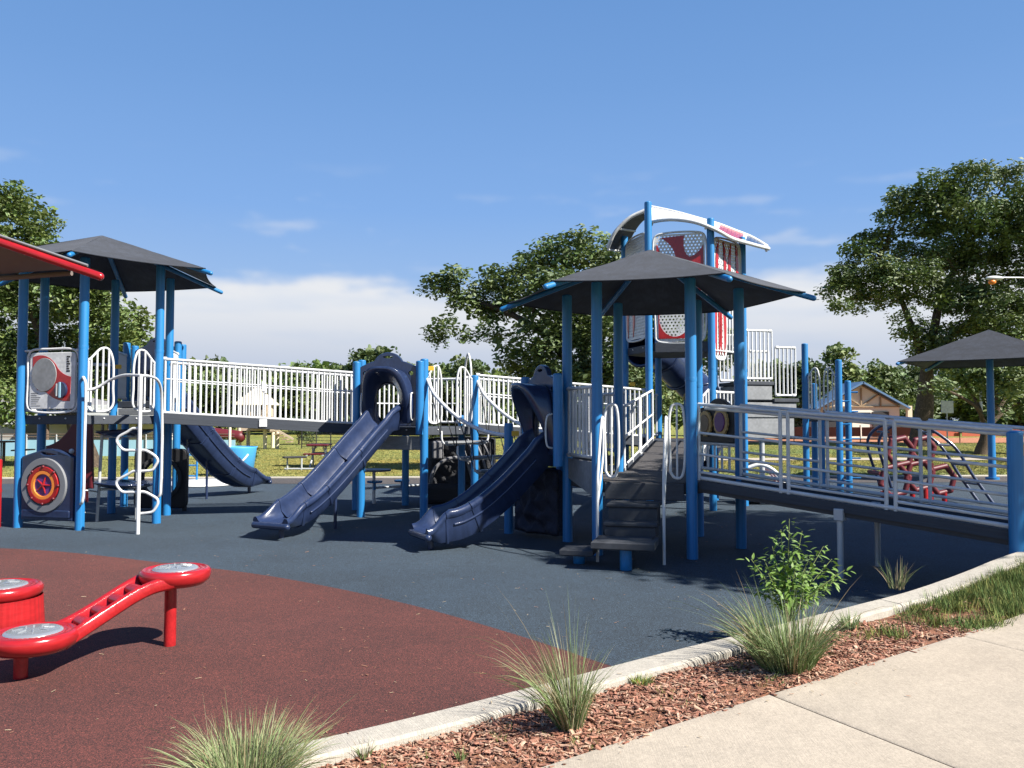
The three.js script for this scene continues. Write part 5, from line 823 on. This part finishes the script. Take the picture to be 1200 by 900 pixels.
// line of trees across the park
{
  const spots = [[195, 452, 62, 46], [240, 455, 66, 40], [352, 456, 70, 40], [395, 452, 72, 44], [440, 446, 70, 44], [478, 450, 74, 40], [520, 442, 70, 38], [560, 440, 66, 34], [590, 446, 60, 28], [640, 458, 70, 36], [700, 455, 72, 40], [760, 452, 66, 40], [905, 452, 62, 36], [945, 438, 60, 30], [985, 432, 62, 30], [1025, 450, 70, 34], [1060, 445, 72, 34], [1110, 452, 76, 40], [310, 462, 78, 36], [285, 468, 80, 36], [160, 462, 70, 40], [1195, 470, 74, 44], [1240, 450, 80, 60], [-40, 440, 64, 60], [60, 462, 66, 36], [1150, 466, 78, 34]];
  spots.forEach(([px, py0, d, r0], i) => { const r = r0 * 1.3, py = py0 - 6;
    const k = d / FOCAL, base = P((px - 600) / FOCAL * d, fieldH(0, d), d), top = at(px, py - r * 0.45, d).y, L = []; for (let q = 0; q < 12; q++) { const a = q * 2.4 + i, w = r * k * (0.15 + 0.075 * q); L.push([P(base.x + Math.cos(a) * w * 0.9, base.y + (top - base.y) * mix(0.32, 0.95, (q * 0.37 + i * 0.21) % 1) * (1 - 0.035 * q), d + Math.sin(a) * w * 0.8), r * k * rr(0.32, 0.5)]); }
    tree(['distant mid-green round-crowned tree in the line of trees across the park', 'distant dark green tree in the line of trees across the park', 'distant light green tree in the line of trees across the park'][i % 3], base, L, { trunkR: 0.22, fork: 0.3, dens: 36, size: 0.6, mat: [M.leafOak, M.leafDark, M.leafLight][i % 3], far: true, limbs: 3, group: ['mid-green trees across the park', 'dark trees across the park', 'light green trees across the park'][i % 3], name: 'park_tree', gap: 0 });
  });
}
// small trees and shrubs in the field
{
  const sm = (px, py, d, r, mat, label, name = 'shrub') => { const b = P((px - 600) / FOCAL * d, fieldH(0, d), d), k = d / FOCAL, L = []; for (let q = 0; q < 5; q++) L.push([P(b.x + rr(-0.5, 0.5) * r * k, b.y + r * k * rr(0.5, 1.2), d + rr(-0.4, 0.4)), r * k * rr(0.4, 0.6)]); tree(label, b, L, { trunkR: 0.05, fork: 0.3, dens: 130, size: 0.2, mat, limbs: 4, name, gap: 0 }); };
  sm(296, 520, 27, 14, M.leafLight, 'small green shrub beside the blue play bucket'); sm(268, 500, 33, 18, M.leafLight, 'leafy shrub left of the wooden fort'); sm(1190, 495, 30, 12, M.leafLight, 'low shrub near the bushy tree trunk'); sm(350, 512, 48, 22, M.leafDark, 'young tree beside the wire fence of the wooden fort', 'young_tree'); sm(408, 500, 52, 20, M.leafDark, 'young tree in the open field beyond the bridge', 'young_tree'); sm(505, 498, 50, 16, M.leafDark, 'young tree in the field behind the rope bridge', 'young_tree');
}
// short grass on the field, near enough to show as blades
function tuftGeo(n, h, spread, w) { const pos = []; for (let i = 0; i < n; i++) { const a = rr(0, 6.28), x = rr(-1, 1) * spread, z = rr(-1, 1) * spread, l = h * rr(0.6, 1.2), dx = Math.cos(a) * w, dz = Math.sin(a) * w, bx = rr(-0.5, 0.5) * l, bz = rr(-0.5, 0.5) * l; pos.push(x - dx, 0, z - dz, x + dx, 0, z + dz, x + bx, l, z + bz); } const g = new THREE.BufferGeometry(); g.setAttribute('position', new THREE.Float32BufferAttribute(pos, 3)); g.setAttribute('uv', new THREE.Float32BufferAttribute(new Array(pos.length / 3 * 2).fill(0), 2)); g.computeVertexNormals(); return g; }
M.blade = std(lin(0.21, 0.22, 0.07), 0.8, 0, { side: THREE.DoubleSide });
function scatter(name, geo, mat, list, colour) { const im = new THREE.InstancedMesh(geo, mat, list.length), m = new THREE.Matrix4(), q = new THREE.Quaternion(), c = new THREE.Color(); list.forEach((e, i) => { q.setFromEuler(e[1]); m.compose(e[0], q, e[2]); im.setMatrixAt(i, m); colour(c, e[0], i); im.setColorAt(i, c); }); im.name = name; im.userData = { kind: 'stuff' }; scene.add(im); return im; }
{
  const list = []; for (let i = 0; i < 46000; i++) { const d = 21.95 + 30 * Math.pow(rnd(), 1.6), x = rr(-0.68, 0.68) * d; if (d < dFar(x) + 0.25) continue; if (x > 6 && d > 31.3 && d < 34) continue; const s = rr(0.6, 1.3); list.push([P(x, fieldH(x, d), d), new THREE.Euler(0, rr(0, 6.28), 0), new V3(s, s * rr(0.5, 1.1), s)]); }
  scatter('field_grass', tuftGeo(9, 0.045, 0.16, 0.010), M.blade, list, (c, p) => { const y = fbm(p.x * 0.06, -p.z * 0.14, 9, 3), k = rr(0.85, 1.12); c.setRGB(k * (1.05 + 0.6 * y + rr(-0.08, 0.14)), k, k * (0.9 - 0.4 * y)); });
}
// bark mulch in the planting bed
{
  const chip = () => { const g = new RoundedBoxGeometry(1, 0.22, 0.36, 1, 0.08), p = g.attributes.position; for (let i = 0; i < p.count; i++) { const x = p.getX(i), k = noise(x * 3 + rnd() * 0.2, p.getY(i) * 4, p.getZ(i) * 4 + seed % 17); p.setXYZ(i, x * (1 + 0.25 * k), p.getY(i) * (1 + 0.5 * k) + 0.08 * Math.sin(x * 3), p.getZ(i) * (1 + 0.6 * k)); } g.computeVertexNormals(); return g; };
  M.mulch = std(lin(1, 1, 1), 0.95, 0, { map: fade });
  const pal = [[0.40, 0.18, 0.115], [0.50, 0.26, 0.175], [0.33, 0.135, 0.085], [0.56, 0.37, 0.26], [0.44, 0.21, 0.14], [0.52, 0.33, 0.22], [0.25, 0.125, 0.085]];
  const list = [], rightEdge = 0.80; for (let i = 0; i < 32000; i++) { const u = rr(0.16, 0.75), q = bedPoint(u, rr(0.0, 0.97)); const t = tOf(q); if (t > 0.66 + 0.18 * noise(q[0] * 4, q[1] * 4, 1) && rnd() < 0.93) continue; if (fbm(q[0] * 2.2, q[1] * 2.2, 8, 3) < -0.17 && rnd() < 0.8) continue; const s = rr(0.010, 0.025) * (rnd() < 0.1 ? 1.8 : 1); list.push([p3(q, bedH(q) + rr(0.001, 0.017)), new THREE.Euler(rr(-0.28, 0.28), rr(0, 6.28), rr(-0.25, 0.25)), new V3(s * rr(1, 2.1), s * 0.8, s * rr(0.8, 1.5))]); }
  const third = Math.floor(list.length / 2); scatter('bark_mulch', chip(), M.mulch, list.slice(0, third), c => { const p = pal[Math.floor(rnd() * pal.length)], k = rr(0.8, 1.25); c.setRGB(p[0] * k, p[1] * k, p[2] * k); }); scatter('bark_mulch_001', chip(), M.mulch, list.slice(third), c => { const p = pal[Math.floor(rnd() * pal.length)], k = rr(0.8, 1.25); c.setRGB(p[0] * k, p[1] * k, p[2] * k); });
  // stray chips on rubber, kerb and path
  const lit = []; for (let i = 0; i < 520; i++) { const x = rr(-5, 3.5), d = kerbD(x) + 0.1 + Math.pow(rnd(), 1.4) * 9; if (d < 3 || x / d < -0.7) continue; const s = rr(0.006, 0.016) * (rnd() < 0.1 ? 1.7 : 1); lit.push([P(x, 0.009, d), new THREE.Euler(rr(-0.15, 0.15), rr(0, 6.28), rr(-0.1, 0.1)), new V3(s * rr(1, 2.6), s * 0.5, s * rr(0.5, 1))]); }
  for (let i = 0; i < 60; i++) { const q = rnd() < 0.5 ? kerbAt(rr(-0.2, 0.9), rr(0.02, 0.17)) : pathAt(rr(-1, 3), 0.01 + rnd() * rnd() * 0.5); const s = rr(0.006, 0.014); lit.push([p3(q, Hs(tOf(q)) + (q === 0 ? 0 : 0.005) - (((q[0] - K0[0]) * KN[0] + (q[1] - K0[1]) * KN[1]) > 0.3 ? 0.038 : 0)), new THREE.Euler(0, rr(0, 6.28), 0), new V3(s * rr(1, 2.2), s * 0.5, s)]); }
  scatter('stray_wood_chips', chip(), M.mulch, lit, c => { const k = rr(0.7, 1.2), y = rnd() < 0.4; c.setRGB((y ? 0.55 : 0.42) * k, (y ? 0.44 : 0.22) * k, (y ? 0.28 : 0.13) * k); });
}
// weedy grass in the bed near the ramp
{
  const list = []; for (let i = 0; i < 22000; i++) { const q = bedPoint(rr(0.4, 0.9), rr(0.0, 0.98)), t = tOf(q); const m = sst(0.58, 0.9, t + 0.22 * noise(q[0] * 3, q[1] * 3, 2)); if (rnd() > m * m) continue; const s = rr(0.5, 1.2); list.push([p3(q, bedH(q) - 0.004), new THREE.Euler(rr(-0.2, 0.2), rr(0, 6.28), rr(-0.2, 0.2)), new V3(s, s * rr(0.5, 1.3), s)]); }
  for (let i = 0; i < 200; i++) { const q = bedPoint(rr(0.2, 0.6), rr(0.02, 0.95)), s = rr(0.3, 0.7); if (noise(q[0] * 2, q[1] * 2, 5) < 0.12) continue; list.push([p3(q, bedH(q)), new THREE.Euler(0, rr(0, 6.28), 0), new V3(s, s, s)]); }
  scatter('bed_grass', tuftGeo(12, 0.085, 0.05, 0.0035), M.blade, list, (c, p) => { const k = rr(0.5, 1.1), y = rnd(); c.setRGB(k * (0.55 + 0.6 * y), k, k * 0.75); });
}
// ornamental grass clumps
function ribbon(pts, w0, out) { // curved tapering blade
  const n = pts.length - 1, side = new V3(rr(-1, 1), 0.1, rr(-1, 1)).normalize(); for (let i = 0; i < n; i++) { const wa = w0 * (1 - Math.pow(i / n, 1.6)), wb = w0 * (1 - Math.pow((i + 1) / n, 1.6)), t = pts[i + 1].clone().sub(pts[i]), s = new V3().crossVectors(t, side).normalize(), a = pts[i].clone().addScaledVector(s, -wa), b = pts[i].clone().addScaledVector(s, wa), c = pts[i + 1].clone().addScaledVector(s, wb), d = pts[i + 1].clone().addScaledVector(s, -wb); for (const v of [a, b, c, a, c, d]) out.push(v.x, v.y, v.z); }
}
function clump(label, base, { n, len, lean, w, r0, colours, tall = 0, droop = 0.5, dirBias = [0, 0] }) {
  const t = thing('grass_clump', label, 'ornamental grass'); colours.forEach((cm, ci) => {
    const pos = []; for (let i = 0; i < n / colours.length; i++) { const a = rr(0, 6.28), L = len * rr(0.5, 1.1) * (rnd() < tall ? 1.45 : 1), ln = lean * Math.pow(rnd(), 0.75), b = base.clone().add(new V3(Math.cos(a) * r0 * Math.sqrt(rnd()), 0, Math.sin(a) * r0 * Math.sqrt(rnd()))), dx = Math.cos(a) * ln + dirBias[0], dz = Math.sin(a) * ln + dirBias[1], dr = droop * rr(0.3, 1.3), pts = []; for (let k = 0; k <= 6; k++) { const s = k / 6; pts.push(b.clone().add(new V3(dx * L * (s * 0.7 + 0.45 * s * s), L * (s - dr * ln * s * s * s * 0.75) * Math.sqrt(Math.max(0.15, 1 - ln * ln * 0.5)), dz * L * (s * 0.7 + 0.45 * s * s)))); } ribbon(pts, w * rr(0.6, 1.2), pos); }
    const g = new THREE.BufferGeometry(); g.setAttribute('position', new THREE.Float32BufferAttribute(pos, 3)); g.setAttribute('uv', new THREE.Float32BufferAttribute(new Array(pos.length / 3 * 2).fill(0), 2)); g.computeVertexNormals(); const m = mesh('blades', g, cm, t); m.userData.kind = 'stuff';
  }); return rebase(t);
}
const bl = (r, g, b) => new THREE.MeshPhysicalMaterial({ color: lin(r, g, b), roughness: 0.7, transmission: 0.25, thickness: 0, side: THREE.DoubleSide });
const B1 = bl(0.25, 0.32, 0.14), B2 = bl(0.17, 0.24, 0.08), B3 = bl(0.36, 0.37, 0.21), B4 = bl(0.11, 0.17, 0.045), B5 = bl(0.30, 0.24, 0.13);
clump('pale dense grass tuft spilling over the end of the kerb', onUp(290, 925, -0.05), { n: 1150, len: 0.33, lean: 0.9, w: 0.003, r0: 0.15, colours: [B1, B2, B3, B1, B5], droop: 0.5, tall: 0.03 });
clump('tall sparse grass clump arching left over the kerb', onUp(668, 853, -0.055), { n: 420, len: 0.52, lean: 0.66, w: 0.0024, r0: 0.065, colours: [B4, B2, B4, B5, B3], droop: 0.9, tall: 0.12, dirBias: [-0.14, 0.03] });
clump('thick blue-green grass clump below the leafy weed', onUp(922, 783, -0.055), { n: 900, len: 0.45, lean: 0.8, w: 0.003, r0: 0.15, colours: [B1, B2, B4, B2, B5], droop: 0.6, tall: 0.06, dirBias: [-0.12, 0] });
clump('thin wispy grass at the foot of the shaded kerb', onUp(1050, 690, -0.05), { n: 70, len: 0.26, lean: 0.7, w: 0.0025, r0: 0.06, colours: [B4, B5], droop: 0.6 });
clump('little grass sprig on the mulch beside the kerb', onUp(428, 888, -0.055), { n: 46, len: 0.11, lean: 0.6, w: 0.002, r0: 0.03, colours: [B2, B5] });
clump('small mossy tuft where the kerb meets the mulch', onUp(752, 803, -0.055), { n: 160, len: 0.07, lean: 0.8, w: 0.003, r0: 0.05, colours: [B2, bl(0.26, 0.28, 0.03)] });
clump('short weed sprouting from mulch right of the thick clump', onUp(996, 738, -0.05), { n: 90, len: 0.15, lean: 0.6, w: 0.004, r0: 0.05, colours: [B2, B1] });
clump('low green sprout on the mulch near the path edge', onUp(540, 890, -0.05), { n: 30, len: 0.07, lean: 0.6, w: 0.003, r0: 0.02, colours: [B2] });
// leafy weed with compound leaves
{
  const t = thing('leafy_weed', 'bright green leafy weed rising behind the thick grass clump', 'plant'), b = onUp(925, 740, -0.06); b.z -= 0.1; b.x += 0.02;
  M.weedLeaf = leafMat(0.15, 0.27, 0.03); M.weedStem = std(lin(0.16, 0.2, 0.06), 0.8);
  const s = new THREE.Shape(); s.moveTo(0, 0); s.quadraticCurveTo(0.35, 0.32, 1, 0); s.quadraticCurveTo(0.35, -0.32, 0, 0); const lg = new THREE.ShapeGeometry(s, 6), lp = lg.attributes.position; for (let i = 0; i < lp.count; i++) lp.setZ(i, 0.25 * Math.abs(lp.getY(i)) - 0.18 * lp.getX(i) * lp.getX(i)); lg.rotateX(-Math.PI / 2); lg.computeVertexNormals();
  const tips = [[925, 608, 0], [905, 640, 0.05], [880, 655, -0.05], [965, 640, 0.08], [990, 668, 0], [945, 665, -0.1], [900, 672, -0.1], [930, 640, 0.0], [960, 690, -0.08], [885, 690, 0.05], [915, 620, 0.04], [940, 622, -0.04], [975, 655, 0.06], [950, 650, 0.1], [915, 660, 0.1], [925, 685, -0.05], [980, 680, 0.03], [895, 655, 0.0]];
  let count = 0; const extra = [];
  for (const [px, py, dd] of tips) {
    const tip = at(px, py, -b.z + dd), c = [b, b.clone().lerp(tip, 0.4).add(new V3(0, 0.06, 0)), tip], cv = spline(c); mesh('stem', taper(c, 0.006, 0.002, 8, 5), M.weedStem, t);
    for (let k = 0; k < 40; k++) { const u = 0.42 + 0.58 * k / 39, p = cv.getPointAt(Math.min(1, u)), L = rr(0.045, 0.10) * (1 - 0.3 * (k / 39)), e = new THREE.Euler(rr(-0.6, 0.6), k * 2.4 + rr(-0.5, 0.5), rr(-0.5, 0.7)), off = rr(0, 0.05); p.x += Math.cos(e.y) * off; p.z -= Math.sin(e.y) * off; if (k % 5 < 2 && count < 300) { count++; const m = mesh('leaf', lg, M.weedLeaf, t); m.position.copy(p); m.scale.set(L, L, L); m.rotation.copy(e); } else extra.push(new THREE.Matrix4().compose(p, new THREE.Quaternion().setFromEuler(e), new V3(L, L, L))); }
  }
  const im = new THREE.InstancedMesh(lg, M.weedLeaf, extra.length); extra.forEach((m, i) => im.setMatrixAt(i, m)); im.name = 'foliage'; im.userData = { kind: 'stuff' }; t.add(im);
  rebase(t);
}

// ---------------------------------------------------------------- things in the park beyond
function gableHouse(t, c, w, l, eave, apex, wallM, roofM, over = 0.5) { // gable end faces the camera
  const s = new THREE.Shape(); s.moveTo(-w / 2, 0); s.lineTo(w / 2, 0); s.lineTo(w / 2, eave); s.lineTo(0, apex); s.lineTo(-w / 2, eave); s.closePath();
  const g = new THREE.ExtrudeGeometry(s, { depth: l, bevelEnabled: false }); g.translate(c.x, c.y, c.z - l); mesh('wall', g, wallM, t);
  const k = (apex - eave) / (w / 2), hw = w / 2 + over; for (const sd of [-1, 1]) mesh('roof', beam(new V3(c.x + sd * hw / 2, c.y + apex - k * hw / 2 + 0.12, c.z + over), new V3(c.x + sd * hw / 2, c.y + apex - k * hw / 2 + 0.12, c.z - l - over), 1, 0.12).translate(-c.x - sd * hw / 2, -(c.y + apex - k * hw / 2 + 0.12), 0).scale(Math.hypot(hw, k * hw) + 0.06, 1, 1).rotateZ(-sd * Math.atan(k)).translate(c.x + sd * hw / 2, c.y + apex - k * hw / 2 + 0.12, 0), roofM, t);
}
{
  const t = thing('park_pavilion', 'cream gabled park pavilion with timber bracing and blue metal roof', 'building'), c = P(23.6, 0.2, 56);
  gableHouse(t, c, 5.2, 7, 2.2, 3.65, M.wall, M.roofBlue);
  const z = c.z + 0.06, L = (x0, y0, x1, y1, m = M.timber) => mesh('timber', beam(new V3(c.x + x0, c.y + y0, z), new V3(c.x + x1, c.y + y1, z), 0.09, 0.07), m, t);
  L(-2.6, 2.15, 2.6, 2.15); L(0, 2.15, 0, 3.4); L(-0.05, 2.2, -1.2, 3.0); L(0.05, 2.2, 1.2, 3.0); L(-2.5, 2.2, -0.1, 3.55); L(2.5, 2.2, 0.1, 3.55); L(-1.3, 2.2, -1.3, 2.8); L(1.3, 2.2, 1.3, 2.8);
  mesh('doorway', new THREE.BoxGeometry(1.1, 1.7, 0.08).translate(c.x + 1.3, c.y + 0.95, z), M.dark, t); mesh('window', new THREE.BoxGeometry(0.8, 0.5, 0.08).translate(c.x + 0.2, c.y + 1.5, z), M.glass, t); mesh('open_bay', new THREE.BoxGeometry(1.9, 1.7, 0.08).translate(c.x - 1.6, c.y + 1.1, z), M.dark, t); mesh('column', new THREE.BoxGeometry(0.3, 2.2, 0.3).translate(c.x + 3.1, c.y + 1.1, c.z + 0.3), M.cream, t); rebase(t);
  const f = thing('safety_fence', 'orange mesh fence in front of the gabled pavilion', 'fence'); for (let x = 17; x < 33; x += 2) { mesh('fence_panel', new THREE.BoxGeometry(1.94, 0.55, 0.03).translate(x + 1, 0.75, -50 + 0.2 * Math.sin(x)), M.fenceOrange, f); rod('post', f, P(x, 0, 50), P(x, 1.15, 50), 0.03, M.brown); } rebase(f);
}
{ // wooden fort with tan roof
  const t = thing('wooden_fort', 'distant wooden play fort with pale pointed roof and stair', 'play fort'), c = P(-12.9, 0.0, 43);
  mesh('roof', new THREE.ConeGeometry(1.25, 1.0, 4).rotateY(0.6).translate(c.x - 0.35, 2.75, c.z), M.cream, t); mesh('cabin', new THREE.BoxGeometry(1.5, 1.35, 1.5).translate(c.x - 0.35, 1.6, c.z), M.tan, t); for (const x of [-0.7, -0.05]) mesh('window', new THREE.BoxGeometry(0.36, 0.42, 0.06).translate(c.x + x, 1.95, c.z + 0.76), M.dark, t);
  for (const [x, z] of [[-1, 0.7], [0.3, 0.7], [-1, -0.7], [0.3, -0.7], [0.9, 0.6]]) rod('post', t, new V3(c.x + x, 0, c.z + z), new V3(c.x + x, 1.6, c.z + z), 0.1, M.cream);
  for (let k = 0; k < 7; k++) mesh('stair_tread', new THREE.BoxGeometry(0.22, 0.06, 0.7).translate(c.x + 0.4 + k * 0.2, 0.95 - k * 0.13 + 0.2, c.z + 0.9), M.timber, t); for (const h of [0.25, 0.75]) mesh('stair_rail', beam(new V3(c.x + 0.3, 1.15 + h, c.z + 1.25), new V3(c.x + 1.9, 0.25 + h, c.z + 1.25), 0.06, 0.1), M.tan, t); mesh('landing', new THREE.BoxGeometry(1.2, 0.12, 0.9).translate(c.x + 0.2, 1.15, c.z + 0.9), M.tan, t);
  mesh('trough', new THREE.CapsuleGeometry(0.3, 2.0, 6, 12).rotateZ(1.45).translate(c.x - 1.9, 0.75, c.z + 1), M.darkRed, t); rebase(t);
  const fe = thing('wire_fence', 'low dark wire fence beside the wooden fort', 'fence'); for (let k = 0; k < 5; k++) { const x = -10.9 + k * 0.75; rod('post', fe, P(x, 0, 43), P(x, 0.95, 43), 0.03, M.black); if (k < 4) for (let j = 0; j < 6; j++) rod('wire', fe, P(x, 0.1 + j * 0.16, 43), P(x + 0.75, 0.1 + j * 0.16, 43), 0.012, M.black); } rebase(fe);
}
{ // picnic tables
  const pic = (label, px, py, s) => { const t = thing('picnic_table', label, 'picnic table'), b = gp(px, py, -0.04); mesh('table_top', new RoundedBoxGeometry(1.15 * s, 0.06, 0.75, 2, 0.02).translate(b.x, 0.7, b.z), M.darkRed, t); for (const z of [-0.6, 0.6]) mesh('bench', new RoundedBoxGeometry(1.1 * s, 0.05, 0.25, 2, 0.02).translate(b.x - 0.1 * z, 0.42, b.z + z * 0.8), M.darkRed, t); for (const x of [-0.25, 0.25]) { rod('leg', t, new V3(b.x + x, -0.04, b.z - 0.25), new V3(b.x + x * 0.7, 0.68, b.z + 0.2), 0.03, M.galv); rod('leg', t, new V3(b.x + x, -0.04, b.z + 0.25), new V3(b.x + x * 0.7, 0.68, b.z - 0.2), 0.03, M.galv); rod('brace', t, new V3(b.x + x, 0.38, b.z - 0.65), new V3(b.x + x, 0.38, b.z + 0.65), 0.025, M.galv); } rebase(t); };
  pic('red-topped picnic table on the grass beyond the hooded slide', 374, 548, 0.6);
  const k = thing('field_bench', 'low dark bench on the grass beside the red picnic table', 'bench'), b = gp(345, 551, -0.04); mesh('seat', new RoundedBoxGeometry(0.7, 0.06, 0.28, 2, 0.02).rotateY(0.5).translate(b.x, 0.36, b.z), M.black, k); for (const x of [-0.22, 0.22]) rod('leg', k, new V3(b.x + x, -0.04, b.z), new V3(b.x + x, 0.34, b.z), 0.03, M.galv); rod('foot', k, new V3(b.x - 0.3, 0.0, b.z), new V3(b.x + 0.7, 0.0, b.z), 0.03, M.galv); rebase(k);
}
{ // blue bucket play feature and spinner base
  const t = thing('play_bucket', 'light blue play bucket with a white swirl behind the rear slide', 'play feature'), c = at(278, 540, 23.2); mesh('bucket', new THREE.LatheGeometry([[0.0, -0.42], [0.42, -0.42], [0.52, 0.35], [0.55, 0.4], [0.5, 0.4], [0.42, -0.3], [0, -0.3]].map(q => new THREE.Vector2(...q)), 28).translate(c.x, c.y, c.z), std(lin(0.06, 0.32, 0.62), 0.5), t);
  const sw = []; for (let k = 0; k <= 8; k++) { const a = 0.7 + k * 0.2; sw.push(new V3(c.x + 0.52 * Math.cos(a), c.y + 0.18 - 0.3 * Math.sin(k / 8 * Math.PI), c.z + 0.52 * Math.sin(a))); } mesh('swirl', tube(sw, 0.03, 30), M.white, t); rod('pole', t, new V3(c.x, 0, c.z), new V3(c.x, c.y - 0.4, c.z), 0.06, M.cream); rod('pole', t, new V3(c.x - 0.25, 0, c.z - 0.1), new V3(c.x - 0.25, c.y + 1.0, c.z - 0.1), 0.04, M.cream); rebase(t);
  const s = thing('spinner', 'white round spinner base with a pale blue ladder under the bridge', 'spinner'), b = gp(236, 568); mesh('disc', new THREE.LatheGeometry([[0, 0.1], [0.5, 0.1], [0.78, 0.06], [0.82, 0.02], [0.8, 0]].map(q => new THREE.Vector2(...q)), 30).translate(b.x, b.y + 0.008, b.z), M.white, s); for (const x of [-0.55, -0.15]) rod('ladder_rail', s, new V3(b.x + x, 0, b.z - 0.1), new V3(b.x + x, 0.85, b.z - 0.1), 0.025, M.blue); for (const h of [0.2, 0.45, 0.7]) rod('rung', s, new V3(b.x - 0.55, h, b.z - 0.1), new V3(b.x - 0.15, h, b.z - 0.1), 0.018, M.blue); rebase(s);
}
{ // pool buildings at the far left
  const t = thing('pool_building', 'low park building with grey shingle roof and pale walls', 'building'), c = P(-27.5, 0.1, 46); mesh('wall', new THREE.BoxGeometry(9, 2.2, 5).translate(c.x, 1.1, c.z), M.wallGrey, t); mesh('roof', new THREE.CylinderGeometry(0.3, 4.2, 1.3, 4).rotateY(Math.PI / 4).scale(1.85, 1, 1.1).translate(c.x, 2.8, c.z), M.roofGrey, t); mesh('fascia', new THREE.BoxGeometry(3, 0.5, 0.1).translate(c.x - 0.4, 1.75, c.z + 2.56), M.white, t); mesh('window', new THREE.BoxGeometry(1.6, 0.8, 0.1).translate(c.x + 2.4, 1.2, c.z + 2.53), M.glass, t); rebase(t);
  const w = thing('pool_shelter', 'long white-fronted pool shelter behind the left tree trunk', 'building'), c2 = P(-21.2, 0.1, 42); mesh('fascia', new THREE.BoxGeometry(7, 0.95, 3.4).translate(c2.x, 1.75, c2.z), M.white, w); mesh('back_wall', new THREE.BoxGeometry(6.8, 1.3, 0.2).translate(c2.x, 0.65, c2.z - 1.4), M.wall, w); for (let k = 0; k < 5; k++) rod('column', w, new V3(c2.x - 3 + k * 1.5, 0, c2.z + 1.5), new V3(c2.x - 3 + k * 1.5, 1.3, c2.z + 1.5), 0.08, M.brown); rebase(w);
  const f = thing('pool_fence', 'pale blue panel fence along the pool at the far left', 'fence'); for (let k = 0; k < 9; k++) { const x = -21 + k * 1.15; mesh('fence_panel', new THREE.BoxGeometry(1.1, 0.62, 0.04).translate(x + 0.57, 0.42, -32), M.pool, f); rod('post', f, P(x, 0, 31.95), P(x, 0.95, 31.95), 0.03, M.galv); } for (const h of [0.85, 0.95]) rod('rail', f, P(-21, h, 31.95), P(-10.7, h, 31.95), 0.018, M.brown); rebase(f);
  const u = thing('patio_umbrella', 'yellow patio umbrella over a pool table at the far left', 'umbrella'), c3 = at(2, 500, 30); mesh('canopy', new THREE.ConeGeometry(0.95, 0.34, 8, 1, true).translate(c3.x, 1.62, c3.z), M.umbrellaYellow, u); rod('pole', u, new V3(c3.x, 0, c3.z), new V3(c3.x, 1.72, c3.z), 0.03, M.white); rebase(u);
  const tb = thing('patio_table', 'brown patio table with benches under the yellow umbrella', 'table'); mesh('table_top', new THREE.CylinderGeometry(0.55, 0.55, 0.05, 20).translate(c3.x, 0.72, c3.z), M.brown, tb); for (const x of [-0.8, 0.8]) { mesh('bench', new THREE.BoxGeometry(0.3, 0.05, 1.0).translate(c3.x + x, 0.42, c3.z), M.brown, tb); rod('leg', tb, new V3(c3.x + x, -0.04, c3.z), new V3(c3.x + x, 0.4, c3.z), 0.05, M.brown); } rod('leg', tb, new V3(c3.x + 0.1, -0.04, c3.z), new V3(c3.x + 0.1, 0.7, c3.z), 0.05, M.brown); rebase(tb);
  const rp = thing('play_board', 'dark red shaped play panel behind the drum-panel tower', 'play board'), s = new THREE.Shape(); s.moveTo(0, 0); s.lineTo(0.9, 0); s.lineTo(0.86, 1.3); s.quadraticCurveTo(0.7, 1.5, 0.5, 1.25); s.quadraticCurveTo(0.3, 0.85, 0, 0.8); s.closePath(); const q = P(-8.75, 0, 15.6); mesh('board', plate(s, 0.08, q.clone().setY(0.25), [1, 0], 0.02), M.darkRed, rp); for (const x of [0.15, 0.75]) rod('leg', rp, q.clone().add(new V3(x, 0, 0)), q.clone().add(new V3(x, 0.3, 0)), 0.05, M.darkRed); mesh('knob', ball(q.clone().add(new V3(0.5, 0.95, 0.05)), 0.05), M.white, rp); rebase(rp);
}
{ // street lamps
  const lamp = (label, d, X, h, arm, head, sgn) => { const t = thing('street_lamp', label, 'street lamp'), b = P(X, 0, d); mesh('pole', cyl(b, b.clone().setY(h), 0.1, 0.06, 12), M.galv, t); mesh('arm', tube([b.clone().setY(h - 0.1), b.clone().add(new V3(sgn * arm * 0.4, h + 0.12, 0)), b.clone().add(new V3(sgn * arm, h + 0.16, 0))], 0.028, 20), M.galv, t); mesh('lamp_head', new THREE.SphereGeometry(0.15, 16, 10).scale(1.9, 0.5, 0.8).translate(b.x + sgn * (arm + 0.25), h + 0.14, b.z), M.white, t); mesh('lens', new THREE.SphereGeometry(0.11, 14, 8).scale(1.1, 0.8, 0.9).translate(b.x + sgn * (arm + 0.33), h + 0.02, b.z), head, t); rebase(t); };
  lamp('street lamp with an orange lens reaching in from the right', 26, 17.1, 5.85, 1.6, M.lampOrange, -1); lamp('twin-headed grey park lamp among the trees beyond the pavilion', 48, 27.2, 3.2, 1.1, M.white, -1);
  const s = thing('park_sign', 'small white sign on a post among the far trees', 'sign'), c = at(1110, 477, 47); mesh('board', new RoundedBoxGeometry(0.7, 0.7, 0.05, 2, 0.02).translate(c.x, c.y, c.z), M.white, s); rod('post', s, new V3(c.x, 0, c.z - 0.05), new V3(c.x, c.y + 0.3, c.z - 0.05), 0.04, M.galv); rebase(s);
}

scene.traverse(o => { if (o.isMesh) { o.castShadow = true; o.receiveShadow = true; } });
renderer.render(scene, camera);
